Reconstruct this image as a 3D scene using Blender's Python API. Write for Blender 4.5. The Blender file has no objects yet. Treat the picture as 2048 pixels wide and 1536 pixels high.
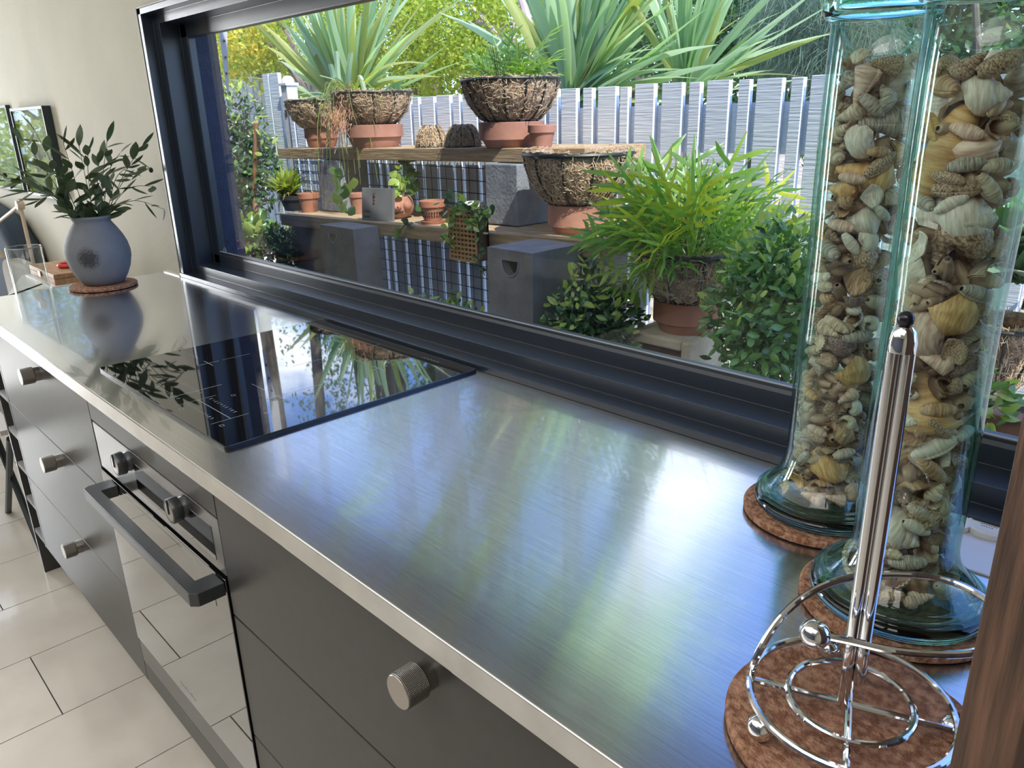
import bpy, math, random
import numpy as np
from mathutils import Vector, Matrix, Euler
RN = random.Random(11)
PI = math.pi
S = bpy.context.scene
COL = S.collection

# ------------------------------------------------------------------ camera, sky, sun, lamps, exposure
RM = np.array([[0.69455708, 0.71902798, -0.0242740], [0.22134428, -0.24567149, -0.94374373], [-0.68454158, 0.65011098, -0.32978560]])
FPX = 1541.43
CAM = np.array([0.0, 0.0, 1.368])
cd = bpy.data.cameras.new('camera'); cam = bpy.data.objects.new('camera', cd); COL.objects.link(cam)
cd.sensor_width = 36.0; cd.lens = FPX / 2048 * 36.0; cd.clip_start = 0.02; cd.clip_end = 200
mw = Matrix.Identity(4)
for i in range(3):
    mw[i][0] = RM[0][i]; mw[i][1] = -RM[1][i]; mw[i][2] = -RM[2][i]; mw[i][3] = CAM[i]
cam.matrix_world = mw
S.camera = cam
S.view_settings.view_transform = 'Standard'; S.view_settings.look = 'None'
S.view_settings.gamma = 1.0; S.view_settings.use_curve_mapping = False
S.view_settings.exposure = 0.25
SUN_DIR = Vector((0.60, -0.17, 0.78)).normalized()

CLX = 2.7
w = bpy.data.worlds.new('sky'); S.world = w; w.use_nodes = True
nt = w.node_tree; nt.nodes.clear()
wo = nt.nodes.new('ShaderNodeOutputWorld'); bg = nt.nodes.new('ShaderNodeBackground')
sky = nt.nodes.new('ShaderNodeTexSky'); sky.sky_type = 'NISHITA'; sky.sun_disc = False
sky.sun_elevation = math.asin(SUN_DIR.z); sky.sun_rotation = math.atan2(SUN_DIR.x, SUN_DIR.y)
sky.air_density = 1.0; sky.dust_density = 0.6; sky.ozone_density = 1.5
tc = nt.nodes.new('ShaderNodeTexCoord')
mpn = nt.nodes.new('ShaderNodeMapping'); mpn.inputs['Scale'].default_value = (1, 1, 2.2); mpn.inputs['Location'].default_value = (CLX, 0.0, 0.0)
nz = nt.nodes.new('ShaderNodeTexNoise'); nz.inputs['Scale'].default_value = 2.6; nz.inputs['Detail'].default_value = 6; nz.inputs['Roughness'].default_value = 0.58
cr = nt.nodes.new('ShaderNodeValToRGB'); cr.color_ramp.elements[0].position = 0.52; cr.color_ramp.elements[1].position = 0.64
mxs = nt.nodes.new('ShaderNodeMix'); mxs.data_type = 'RGBA'
scl = nt.nodes.new('ShaderNodeMix'); scl.data_type = 'RGBA'; scl.blend_type = 'MULTIPLY'; scl.inputs[0].default_value = 1.0
scl.inputs[7].default_value = (0.066, 0.088, 0.135, 1)
L = nt.links.new
L(tc.outputs['Generated'], mpn.inputs['Vector']); L(mpn.outputs['Vector'], nz.inputs['Vector'])
L(nz.outputs['Fac'], cr.inputs['Fac']); L(sky.outputs['Color'], scl.inputs[6])
L(cr.outputs['Color'], mxs.inputs[0]); L(scl.outputs[2], mxs.inputs[6]); mxs.inputs[7].default_value = (0.90, 0.93, 1.0, 1)
L(mxs.outputs[2], bg.inputs['Color']); bg.inputs['Strength'].default_value = 3.4
L(bg.outputs['Background'], wo.inputs['Surface'])

sd = bpy.data.lights.new('sun', 'SUN'); sd.energy = 6.0; sd.angle = 0.01; sd.color = (1.0, 0.93, 0.80)
so = bpy.data.objects.new('sun', sd); COL.objects.link(so); so.rotation_euler = SUN_DIR.to_track_quat('Z', 'Y').to_euler()
def area(name, loc, tgt, sx, sy, power, col=(1, 1, 1)):
    a = bpy.data.lights.new(name, 'AREA'); a.shape = 'RECTANGLE'; a.size = sx; a.size_y = sy; a.energy = power; a.color = col
    o = bpy.data.objects.new(name, a); COL.objects.link(o); o.location = loc
    o.rotation_euler = (Vector(loc) - Vector(tgt)).to_track_quat('Z', 'Y').to_euler(); return o
# unseen ceiling area lights added to fill the room, and daylight coming in at the glazed door of the far end wall
area('ceiling_fill_light', (-2.6, -1.3, 2.60), (-2.6, -1.3, 0), 4.2, 2.4, 44, (1.0, 0.97, 0.92))
area('ceiling_fill_light_near', (-0.1, -0.9, 2.60), (-0.1, -0.9, 0), 1.6, 1.2, 22, (1.0, 0.97, 0.92))
area('end_door_daylight', (-6.44, -0.30, 1.2), (0, -0.35, 1.0), 0.55, 2.2, 86, (0.96, 0.98, 1.0))

# ------------------------------------------------------------------ helpers
def ray(px, py):
    d = np.array([(px - 1024) / FPX, (py - 768) / FPX, 1.0]); return RM.T @ d
def on(px, py, ax, v):
    d = ray(px, py); t = (v - CAM[ax]) / d[ax]; return Vector(CAM + t * d)
def at(px, py, Y): return on(px, py, 1, Y)          # the point of the plane y = Y seen along a measured sight line
def mpp(P): return float((RM @ (np.array(P) - CAM))[2]) / FPX   # metres per pixel at P
MC = {}
def nodes(name):
    m = bpy.data.materials.new(name); m.use_nodes = True; t = m.node_tree
    return m, t, t.nodes['Principled BSDF'], t.nodes['Material Output']
def c4(c): return (c[0], c[1], c[2], 1)
def M(name, c1, c2=None, scale=8.0, rough=0.5, metal=0.0, bump=0.0, bscale=None, stretch=(1, 1, 1), spec=0.5, coat=0.0, coat_r=0.03, detail=4, ramp=(0.35, 0.65), rnd=0.0, emis=None):
    if name in MC: return MC[name]
    m, t, p, o = nodes(name)
    p.inputs['Roughness'].default_value = rough; p.inputs['Metallic'].default_value = metal
    p.inputs['Specular IOR Level'].default_value = spec
    p.inputs['Coat Weight'].default_value = coat; p.inputs['Coat Roughness'].default_value = coat_r
    p.inputs['Base Color'].default_value = c4(c1)
    tcn = t.nodes.new('ShaderNodeTexCoord'); mp = t.nodes.new('ShaderNodeMapping'); mp.inputs['Scale'].default_value = stretch
    t.links.new(tcn.outputs['Object'], mp.inputs['Vector'])
    if c2:
        n = t.nodes.new('ShaderNodeTexNoise'); n.inputs['Scale'].default_value = scale; n.inputs['Detail'].default_value = detail
        r = t.nodes.new('ShaderNodeValToRGB'); r.color_ramp.elements[0].position = ramp[0]; r.color_ramp.elements[1].position = ramp[1]
        r.color_ramp.elements[0].color = c4(c1); r.color_ramp.elements[1].color = c4(c2)
        t.links.new(mp.outputs['Vector'], n.inputs['Vector']); t.links.new(n.outputs['Fac'], r.inputs['Fac'])
        src = r.outputs['Color']
        if rnd:
            oi = t.nodes.new('ShaderNodeObjectInfo'); h = t.nodes.new('ShaderNodeHueSaturation'); mr = t.nodes.new('ShaderNodeMapRange')
            mr.inputs['To Min'].default_value = 1 - rnd; mr.inputs['To Max'].default_value = 1 + rnd
            t.links.new(oi.outputs['Random'], mr.inputs['Value']); t.links.new(mr.outputs['Result'], h.inputs['Value'])
            t.links.new(src, h.inputs['Color']); src = h.outputs['Color']
        t.links.new(src, p.inputs['Base Color'])
    if bump:
        n2 = t.nodes.new('ShaderNodeTexNoise'); n2.inputs['Scale'].default_value = bscale or scale * 3; n2.inputs['Detail'].default_value = 5
        b = t.nodes.new('ShaderNodeBump'); b.inputs['Strength'].default_value = bump; b.inputs['Distance'].default_value = 0.01
        t.links.new(mp.outputs['Vector'], n2.inputs['Vector']); t.links.new(n2.outputs['Fac'], b.inputs['Height']); t.links.new(b.outputs['Normal'], p.inputs['Normal'])
    MC[name] = m; return m
def LEAF(name, c1, c2, trans=0.45, rough=0.4, ctrans=None):
    if name in MC: return MC[name]
    m, t, p, o = nodes(name)
    oi = t.nodes.new('ShaderNodeObjectInfo'); g = t.nodes.new('ShaderNodeNewGeometry')
    mx = t.nodes.new('ShaderNodeMix'); mx.data_type = 'RGBA'; mx.inputs[6].default_value = c4(c1); mx.inputs[7].default_value = c4(c2)
    ad = t.nodes.new('ShaderNodeMath'); ad.operation = 'ADD'; fr = t.nodes.new('ShaderNodeMath'); fr.operation = 'FRACT'
    t.links.new(oi.outputs['Random'], ad.inputs[0]); t.links.new(g.outputs['Random Per Island'], ad.inputs[1]); t.links.new(ad.outputs[0], fr.inputs[0])
    t.links.new(fr.outputs[0], mx.inputs[0]); t.links.new(mx.outputs[2], p.inputs['Base Color'])
    p.inputs['Roughness'].default_value = rough
    tr = t.nodes.new('ShaderNodeBsdfTranslucent'); hs = t.nodes.new('ShaderNodeMix'); hs.data_type = 'RGBA'; hs.blend_type = 'MULTIPLY'; hs.inputs[0].default_value = 1
    hs.inputs[7].default_value = c4(ctrans or (2.2, 2.4, 0.7)); t.links.new(mx.outputs[2], hs.inputs[6]); t.links.new(hs.outputs[2], tr.inputs['Color'])
    ms = t.nodes.new('ShaderNodeMixShader'); ms.inputs[0].default_value = trans
    t.links.new(p.outputs[0], ms.inputs[1]); t.links.new(tr.outputs[0], ms.inputs[2]); t.links.new(ms.outputs[0], o.inputs['Surface'])
    MC[name] = m; return m
def THINGLASS(name, tint=(0.97, 0.985, 0.98), edge=None, rough=0.0, ior=1.5):
    """a thin clear sheet: straight-through light, Fresnel mirror on both faces, more tint where the light crosses it aslant"""
    if name in MC: return MC[name]
    m, t, p, o = nodes(name); t.nodes.remove(p)
    tr = t.nodes.new('ShaderNodeBsdfTransparent'); gl = t.nodes.new('ShaderNodeBsdfGlossy'); gl.inputs['Roughness'].default_value = rough
    gl.inputs['Color'].default_value = (1, 1, 1, 1)
    g = t.nodes.new('ShaderNodeNewGeometry'); mr = t.nodes.new('ShaderNodeMapRange'); mr.inputs['To Min'].default_value = ior; mr.inputs['To Max'].default_value = 1 / ior
    t.links.new(g.outputs['Backfacing'], mr.inputs['Value'])
    f = t.nodes.new('ShaderNodeFresnel'); t.links.new(mr.outputs['Result'], f.inputs['IOR'])
    ms = t.nodes.new('ShaderNodeMixShader'); t.links.new(f.outputs[0], ms.inputs[0]); t.links.new(tr.outputs[0], ms.inputs[1]); t.links.new(gl.outputs[0], ms.inputs[2])
    tr.inputs['Color'].default_value = c4(tint)
    if edge:
        lw = t.nodes.new('ShaderNodeLayerWeight'); lw.inputs['Blend'].default_value = 0.28
        mx = t.nodes.new('ShaderNodeMix'); mx.data_type = 'RGBA'; mx.inputs[6].default_value = c4(tint); mx.inputs[7].default_value = c4(edge)
        t.links.new(lw.outputs['Facing'], mx.inputs[0]); t.links.new(mx.outputs[2], tr.inputs['Color'])
    t.links.new(ms.outputs[0], o.inputs['Surface']); MC[name] = m; return m

ORG = {}
def org(o): return ORG.get(o.name, Vector((0, 0, 0)))
class MB:
    def __init__(s): s.v = []; s.f = []; s.uv = None
    def add(s, v, f):
        n = len(s.v); s.v += [tuple(a) for a in v]; s.f += [tuple(i + n for i in q) for q in f]; return s
    def box(s, a, b):
        x0, y0, z0 = a; x1, y1, z1 = b
        return s.add([(x0, y0, z0), (x1, y0, z0), (x1, y1, z0), (x0, y1, z0), (x0, y0, z1), (x1, y0, z1), (x1, y1, z1), (x0, y1, z1)],
                     [(0, 3, 2, 1), (4, 5, 6, 7), (0, 1, 5, 4), (1, 2, 6, 5), (2, 3, 7, 6), (3, 0, 4, 7)])
    def hexa(s, v8): return s.add(v8, [(0, 3, 2, 1), (4, 5, 6, 7), (0, 1, 5, 4), (1, 2, 6, 5), (2, 3, 7, 6), (3, 0, 4, 7)])
    def extrude(s, poly, x0, x1, order='yz'):
        """closed polygon swept along x (order yz) / along z (order xy) / along y (order xz)"""
        n = len(poly)
        mk = {'yz': lambda p, t: (t, p[0], p[1]), 'xy': lambda p, t: (p[0], p[1], t), 'xz': lambda p, t: (p[0], t, p[1])}[order]
        v = [mk(p, x0) for p in poly] + [mk(p, x1) for p in poly]
        f = [(i, (i + 1) % n, n + (i + 1) % n, n + i) for i in range(n)] + [tuple(range(n))[::-1], tuple(range(n, 2 * n))]
        return s.add(v, f)
    def lathe(s, prof, n=32, c=(0, 0, 0), axis='z', closed=False):
        v = []; m = len(prof)
        for k in range(n):
            a = 2 * PI * k / n; ca, sa = math.cos(a), math.sin(a)
            for r, h in prof:
                q = {'z': (r * ca, r * sa, h), 'y': (r * ca, h, -r * sa), 'x': (h, r * ca, r * sa)}[axis]
                v.append((q[0] + c[0], q[1] + c[1], q[2] + c[2]))
        f = []
        for k in range(n):
            k2 = (k + 1) % n
            for j in range(m if closed else m - 1):
                j2 = (j + 1) % m
                f.append((k * m + j, k2 * m + j, k2 * m + j2, k * m + j2))
        if not closed:
            if prof[0][0] > 1e-6: f.append(tuple(k * m for k in range(n))[::-1])
            if prof[-1][0] > 1e-6: f.append(tuple(k * m + m - 1 for k in range(n)))
        return s.add(v, f)
    def tube(s, pts, r, n=8, closed=False, taper=None):
        P = [Vector(p) for p in pts]; m = len(P); v = []; up = None
        for i, p in enumerate(P):
            t = (P[(i + 1) % m] - P[i - 1]) if closed else (P[min(i + 1, m - 1)] - P[max(i - 1, 0)])
            t.normalize()
            if up is None: up = Vector((0, 0, 1)) if abs(t.z) < 0.9 else Vector((1, 0, 0))
            a = t.cross(up); 
            if a.length < 1e-5: a = t.orthogonal()
            a.normalize(); b = a.cross(t); up = b
            rr = r if taper is None else r + (taper - r) * i / max(1, m - 1)
            for k in range(n):
                th = 2 * PI * k / n; v.append(p + a * (rr * math.cos(th)) + b * (rr * math.sin(th)))
        f = []
        for i in range(m if closed else m - 1):
            i2 = (i + 1) % m
            for k in range(n): f.append((i * n + k, i * n + (k + 1) % n, i2 * n + (k + 1) % n, i2 * n + k))
        if not closed: f += [tuple(range(n))[::-1], tuple((m - 1) * n + k for k in range(n))]
        return s.add(v, f)
    def ball(s, c, r, nu=16, nv=10, sz=1.0):
        return s.lathe([(max(1e-7, r * math.sin(PI * j / nv)), -r * sz * math.cos(PI * j / nv)) for j in range(nv + 1)], nu, c)
    def strip(s, pts, widths, side, fold=0.0):
        """ribbon along pts, half-widths, sideways vector(s); fold lifts the edges"""
        n = len(pts); v = []; f = []
        for i in range(n):
            p = Vector(pts[i]); sd_ = Vector(side[i] if isinstance(side, list) else side)
            t = Vector(pts[min(i + 1, n - 1)]) - Vector(pts[max(i - 1, 0)]); nn = t.cross(sd_)
            if nn.length > 1e-9: nn.normalize()
            w_ = widths[i]; v += [p - sd_ * w_ + nn * (fold * w_), p, p + sd_ * w_ + nn * (fold * w_)]
        for i in range(n - 1):
            a = 3 * i; f += [(a, a + 1, a + 4, a + 3), (a + 1, a + 2, a + 5, a + 4)]
        return s.add(v, f)
    def mesh(s, name, smooth=False):
        me = bpy.data.meshes.new(name); me.from_pydata(s.v, [], s.f); me.update()
        if smooth:
            me.polygons.foreach_set('use_smooth', [True] * len(me.polygons))
        return me
    def build(s, name, mat=None, parent=None, smooth=False, bevel=0, local=False, sharp=35, seg=2):
        o0 = org(parent) if (parent and not local) else Vector((0, 0, 0))
        if o0.length: s.v = [(a[0] - o0.x, a[1] - o0.y, a[2] - o0.z) for a in s.v]
        me = s.mesh(name, smooth)
        if smooth and sharp: me.set_sharp_from_angle(angle=math.radians(sharp))
        if mat: me.materials.append(mat)
        o = bpy.data.objects.new(name, me); COL.objects.link(o)
        if parent: o.parent = parent; ORG[o.name] = org(parent)
        if bevel:
            b = o.modifiers.new('bevel', 'BEVEL'); b.width = bevel; b.segments = seg; b.limit_method = 'ANGLE'; b.angle_limit = 0.6; b.harden_normals = False
        return o
def tag(o, label=None, cat=None, group=None, kind=None):
    if label: o['label'] = label
    if cat: o['category'] = cat
    if group: o['group'] = group
    if kind: o['kind'] = kind
    return o
def thing(name, label, cat, loc=(0, 0, 0), group=None, kind=None):
    o = bpy.data.objects.new(name, None); COL.objects.link(o); o.location = loc; o.empty_display_size = 0.02
    ORG[o.name] = Vector(loc); return tag(o, label, cat, group, kind)
def inst(name, me, mat4, parent):
    """one more piece sharing mesh data; mat4 in the parent's local space"""
    o = bpy.data.objects.new(name, me); COL.objects.link(o); o.parent = parent; o.matrix_basis = mat4; ORG[o.name] = org(parent); return o
def frame_to(d, up=(0, 0, 1), roll=0.0):
    """rotation whose Y axis follows d, Z near up"""
    y = Vector(d).normalized(); z = Vector(up) - y * y.dot(Vector(up))
    if z.length < 1e-4: z = y.orthogonal()
    z.normalize(); x = y.cross(z); m = Matrix((x, y, z)).transposed()
    return (m @ Matrix.Rotation(roll, 3, 'Y')).to_4x4()
def catmull(P, k=6, closed=False):
    P = [Vector(p) for p in P]; n = len(P); out = []
    for i in range(n if closed else n - 1):
        p0 = P[(i - 1) % n] if closed or i > 0 else P[0]; p1 = P[i]; p2 = P[(i + 1) % n]; p3 = P[(i + 2) % n] if closed or i + 2 < n else P[-1]
        for j in range(k):
            t = j / k; out.append(0.5 * ((2 * p1) + (p2 - p0) * t + (2 * p0 - 5 * p1 + 4 * p2 - p3) * t * t + (3 * p1 - p0 - 3 * p2 + p3) * t ** 3))
    if not closed: out.append(P[-1])
    return out
def ring(c, r, z, n=40): return [(c[0] + r * math.cos(2 * PI * k / n), c[1] + r * math.sin(2 * PI * k / n), z) for k in range(n)]
def struct(name, mb, mat, parent=None, **k):
    o = mb.build(name, mat, parent, **k)
    if not parent: o['kind'] = 'structure'
    return o

# ------------------------------------------------------------------ materials
m_wall = M('wall_paint', (0.43, 0.41, 0.325), (0.475, 0.45, 0.36), 3, 0.75, bump=0.12, bscale=160)
m_ceil = M('ceiling_paint', (0.8, 0.79, 0.75), rough=0.9)
m_tile = M('floor_tile_glaze', (0.56, 0.515, 0.455), (0.64, 0.60, 0.535), 5, 0.16, bump=0.03, bscale=300, rnd=0.03, coat=0.3, coat_r=0.05)
m_grout = M('grout', (0.05, 0.048, 0.045), rough=0.9)
m_navy = M('navy_render', (0.012, 0.024, 0.06), (0.018, 0.034, 0.08), 30, 0.6, bump=0.5, bscale=220)
m_frame = M('black_window_aluminium', (0.010, 0.018, 0.032), rough=0.33, spec=0.8, bump=0.05, bscale=900)
m_seal = M('pale_window_seal', (0.35, 0.36, 0.36), rough=0.5)
m_cab = M('charcoal_cabinet_laminate', (0.042, 0.041, 0.039), (0.048, 0.047, 0.045), 40, 0.36, spec=0.4, bump=0.02, bscale=700)
m_dark = M('dark_cavity', (0.012, 0.012, 0.013), rough=0.8)
m_kick = M('kickboard', (0.03, 0.03, 0.03), rough=0.6)
m_blackglass = M('black_oven_glass', (0.005, 0.005, 0.006), rough=0.02, spec=1.0, coat=1.0, coat_r=0.01)
m_hob = M('hob_black_glass', (0.003, 0.003, 0.004), rough=0.03, spec=0.8, coat=0.6, coat_r=0.01)
m_hobside = M('hob_edge', (0.01, 0.012, 0.015), rough=0.25)
m_mark = M('white_print', (0.34, 0.36, 0.38), rough=0.5)
m_panel = M('oven_steel_panel', (0.30, 0.30, 0.30), rough=0.24, metal=0.9, bump=0.02, bscale=60, stretch=(1, 30, 30))
m_ovenblack = M('oven_dark_steel', (0.085, 0.09, 0.098), rough=0.32, metal=0.75, bump=0.05, bscale=120, stretch=(1, 25, 25))
m_chrome = M('chrome', (0.75, 0.75, 0.77), rough=0.07, metal=1.0)
m_cork = M('cork', (0.22, 0.09, 0.045), (0.44, 0.235, 0.14), 130, 0.85, bump=0.7, bscale=240, ramp=(0.40, 0.62))
m_corkdark = M('cork_rim', (0.045, 0.03, 0.03), rough=0.8)
def steel_top():
    m, t, p, o = nodes('brushed_stainless_steel')
    p.inputs['Metallic'].default_value = 1.0; p.inputs['Roughness'].default_value = 0.15
    p.inputs['Anisotropic'].default_value = 1.0
    gn = t.nodes.new('ShaderNodeNewGeometry'); cx = t.nodes.new('ShaderNodeVectorMath'); cx.operation = 'CROSS_PRODUCT'; cx.inputs[1].default_value = (1, 0, 0)
    t.links.new(gn.outputs['True Normal'], cx.inputs[0]); t.links.new(cx.outputs[0], p.inputs['Tangent'])
    p.inputs['Coat Weight'].default_value = 0.55; p.inputs['Coat Roughness'].default_value = 0.02; p.inputs['Coat IOR'].default_value = 1.45
    tcn = t.nodes.new('ShaderNodeTexCoord'); mp = t.nodes.new('ShaderNodeMapping'); mp.inputs['Scale'].default_value = (6, 420, 6)
    n = t.nodes.new('ShaderNodeTexNoise'); n.inputs['Scale'].default_value = 3; n.inputs['Detail'].default_value = 3
    r = t.nodes.new('ShaderNodeValToRGB'); r.color_ramp.elements[0].color = (0.56, 0.56, 0.56, 1); r.color_ramp.elements[1].color = (0.70, 0.70, 0.70, 1)
    r.color_ramp.elements[0].position = 0.3; r.color_ramp.elements[1].position = 0.7
    t.links.new(tcn.outputs['Object'], mp.inputs['Vector']); t.links.new(mp.outputs[0], n.inputs['Vector']); t.links.new(n.outputs['Fac'], r.inputs['Fac'])
    t.links.new(r.outputs['Color'], p.inputs['Base Color'])
    return m
m_steel = steel_top()
def knurl():
    m, t, p, o = nodes('knurled_nickel')
    p.inputs['Metallic'].default_value = 1.0; p.inputs['Roughness'].default_value = 0.3; p.inputs['Base Color'].default_value = (0.20, 0.185, 0.17, 1)
    tcn = t.nodes.new('ShaderNodeTexCoord'); sx = t.nodes.new('ShaderNodeSeparateXYZ'); t.links.new(tcn.outputs['Object'], sx.inputs[0])
    def math_(op, a, b=None):
        n = t.nodes.new('ShaderNodeMath'); n.operation = op
        for i, q in enumerate((a, b)):
            if q is None: continue
            if isinstance(q, float): n.inputs[i].default_value = q
            else: t.links.new(q, n.inputs[i])
        return n.outputs[0]
    an = math_('ARCTAN2', sx.outputs[2], sx.outputs[0]); u = math_('MULTIPLY', an, 40.0); v_ = math_('MULTIPLY', sx.outputs[1], 2000.0)
    h = math_('MULTIPLY', math_('SINE', math_('ADD', u, v_)), math_('SINE', math_('SUBTRACT', u, v_)))
    b = t.nodes.new('ShaderNodeBump'); b.inputs['Strength'].default_value = 0.8; b.inputs['Distance'].default_value = 0.0006
    t.links.new(h, b.inputs['Height']); t.links.new(b.outputs['Normal'], p.inputs['Normal']); return m
m_knurl = knurl()
m_nickel = M('brushed_nickel', (0.42, 0.39, 0.36), rough=0.28, metal=1.0)
m_pane = THINGLASS('window_glass', ior=1.36)
m_clear = THINGLASS('clear_vase_glass', (0.96, 0.97, 0.965), (0.75, 0.8, 0.8))
m_oak = M('oak_timber', (0.33, 0.17, 0.075), (0.47, 0.27, 0.13), 6, 0.5, bump=0.1, bscale=20, stretch=(2, 14, 14))
m_walnut = M('dark_brown_timber', (0.045, 0.022, 0.012), (0.135, 0.066, 0.036), 9, 0.5, bump=0.15, bscale=25, stretch=(14, 14, 1.2))

# ------------------------------------------------------------------ room shell
fl = struct('floor', MB().box((-6.5, -3.5, -0.12), (1.6, 0.945, -0.004)), m_grout)
tile_me = None
k = 0
for i in range(27):
    x0 = -6.46 + (i - 0) * 0.3035
    x0 = -2.8 - 0.3035 * 12 + i * 0.3035
    off = 0.239 if (i % 2 == 0) else -0.061
    for j in range(-7, 3):
        y0 = off + 0.6 * j
        xa, xb, ya, yb = x0 + 0.0015, x0 + 0.302, max(y0 + 0.0015, -3.49), min(y0 + 0.5985, 0.94)
        if xb > 1.55 or yb - ya < 0.02: continue
        o = MB().box((xa, ya, -0.004), (xb, yb, 0.0 + 0.0003 * RN.random())).build('tile', m_tile, fl)
        k += 1
struct('ceiling', MB().box((-6.6, -3.6, 2.62), (1.7, 1.14, 2.75)), m_ceil)
# window wall: inner plaster with the wide opening, outer navy render with a slightly tighter opening
WX0, WX1, WZ0, WZ1 = -2.525, 0.95, 0.895, 1.683
ww = MB()
ww.box((-6.6, 0.945, -0.1), (WX0, 1.045, 2.62)).box((WX1, 0.945, -0.1), (1.7, 1.045, 2.62))
ww.box((WX0, 0.945, -0.1), (WX1, 1.045, WZ0 - 0.03)).box((WX0, 0.945, WZ1), (WX1, 1.045, 2.62))
struct('wall_window', ww, m_wall)
we = MB(); ex0, ex1, ez0, ez1 = -2.462, 0.93, 0.93, 1.66
we.box((-6.6, 1.045, -0.2), (ex0, 1.135, 2.62)).box((ex1, 1.045, -0.2), (1.7, 1.135, 2.62))
we.box((ex0, 1.045, -0.2), (ex1, 1.135, ez0)).box((ex0, 1.045, ez1), (ex1, 1.135, 2.62))
struct('wall_exterior', we, m_navy)
struct('added_eave', MB().box((-6.8, 1.135, 2.45), (1.9, 1.42, 2.55)), M('added_eave_board', (0.35, 0.36, 0.38), rough=0.7))  # unseen eave added to shade the strip outside the window
# end wall (far left) with its glazed door, kitchen wall behind the camera, right wall
we2 = MB(); we2.box((-6.6, -3.6, 0), (-6.5, -0.62, 2.62)).box((-6.6, 0.76, 0), (-6.5, 0.945, 2.62)).box((-6.6, -0.62, 2.4), (-6.5, 0.76, 2.62))
struct('wall_left', we2, m_wall)
struct('wall_back', MB().box((-6.6, -3.6, 0), (1.7, -3.5, 2.62)), M('slate_blue_wall', (0.10, 0.12, 0.16), rough=0.7))
struct('wall_right', MB().box((1.6, -3.6, 0), (1.7, 0.945, 2.62)), m_wall)
dr = MB()
for y in (-0.60, 0.06, 0.74): dr.box((-6.57, y - 0.025, 0), (-6.51, y + 0.025, 2.4))
struct('door_1', dr, m_frame)

# ------------------------------------------------------------------ the window
wr = thing('window_1', None, None, (0, 0, 0)); wr['kind'] = 'structure'
prof = [(0.933, 0.900), (0.933, 0.913), (0.968, 0.9135), (0.968, 0.9406), (1.0265, 0.9412), (1.0265, 0.968), (1.029, 0.974), (1.0285, 0.979), (1.05, 0.979), (1.05, 0.87), (0.955, 0.87), (0.955, 0.900)]
GX0, GX1, GZ0, GZ1 = -2.416, 0.84, 0.979, 1.602
MB().extrude(prof, WX0, WX1).build('sill_track', m_frame, wr, bevel=0.0012)
jp = [(WX0, 0.936), (WX0 + 0.024, 0.936), (WX0 + 0.024, 0.968), (WX0 + 0.066, 0.9685), (WX0 + 0.066, 1.0265), (GX0 - 0.006, 1.0265), (GX0, 1.0285), (GX0, 1.05), (WX0, 1.05)]
MB().extrude(jp, 0.900, WZ1, 'xy').build('jamb', m_frame, wr, bevel=0.0012)
MB().extrude([(-(x - WX0) + WX1, y) for x, y in jp][::-1], 0.900, WZ1, 'xy').build('jamb', m_frame, wr, bevel=0.0012)
hp = [(0.936, WZ1), (0.936, WZ1 - 0.016), (0.968, WZ1 - 0.0165), (0.968, WZ1 - 0.042), (1.0265, WZ1 - 0.0425), (1.0265, GZ1 + 0.004), (1.0285, GZ1), (1.05, GZ1), (1.05, WZ1)]
MB().extrude(hp, WX0, WX1).build('head', m_frame, wr, bevel=0.0012)
MB().box((WX0 - 0.003, 0.934, 0.900), (WX0, 0.96, WZ1 + 0.003)).build('edge_bead', m_seal, wr)
MB().box((WX0 - 0.003, 0.934, WZ1), (WX1, 0.96, WZ1 + 0.003)).build('edge_bead', m_seal, wr)
MB().box((WX0 + 0.0235, 0.9355, 0.912), (WX0 + 0.0245, 0.937, WZ1 - 0.016)).build('groove_line', m_seal, wr)
MB().box((GX0, 1.0283, 0.9795), (GX1, 1.0305, 0.9815)).build('glazing_bead', m_seal, wr)
MB().box((GX0 - 0.01, 1.031, GZ0 - 0.01), (GX1 + 0.01, 1.037, GZ1 + 0.01)).build('pane', m_pane, wr)
gm = at(450, 503, 1.0305)
g_ = MB()
for r_ in (0.011, 0.0095):
    g_.tube([(gm.x + 0.9 * r_ * math.cos(a), 1.0306, gm.z + 1.15 * r_ * math.sin(a)) for a in [2 * PI * q / 24 for q in range(24)]], 0.00035, 4, True)
for q in range(4): g_.box((gm.x - 0.005, 1.0302, gm.z - 0.007 + q * 0.0035), (gm.x + 0.004 - 0.001 * q, 1.0306, gm.z - 0.0062 + q * 0.0035))
g_.build('etched_mark', m_mark, wr)
MB().box((-2.66, 0.931, 0.900), (WX0 - 0.002, 0.945, 0.9035)).build('trim_2', M('bench_upstand', (0.7, 0.69, 0.66), rough=0.3))['kind'] = 'structure'

# ------------------------------------------------------------------ bench top, cabinets, oven
wt = thing('worktop', 'long brushed stainless steel bench top under the black framed window', 'worktop', (-1.2, 0.6, 0.87))
MB().box((-2.656, 0.367, 0.868), (0.95, 0.944, 0.900)).build('top', m_steel, wt, bevel=0.0022, seg=3)
FY = 0.387
def knob(parent, x, z):
    kb = thing('knob', None, None); 
    nk = MB().lathe([(0.0, 0.0), (0.0165, 0.0), (0.0165, -0.013), (0.0, -0.013)], 32, axis='y')
    bpy.data.objects.remove(kb)
    o = nk.build('knob', m_nickel, parent, smooth=True, local=True); o.location = Vector((x, FY, z)) - org(parent)
    hd = MB().lathe([(0.0, -0.0125), (0.0185, -0.0125), (0.0198, -0.0138), (0.0198, -0.0385), (0.0188, -0.0396)], 48, axis='y').build('knurled_grip', m_knurl, o, smooth=True, local=True)
    cp = MB().lathe([(0.0188, -0.0394), (0.0182, -0.0401), (0.0, -0.0401)], 48, axis='y').build('end_cap', m_nickel, o, smooth=True, local=True)
    return o
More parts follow.
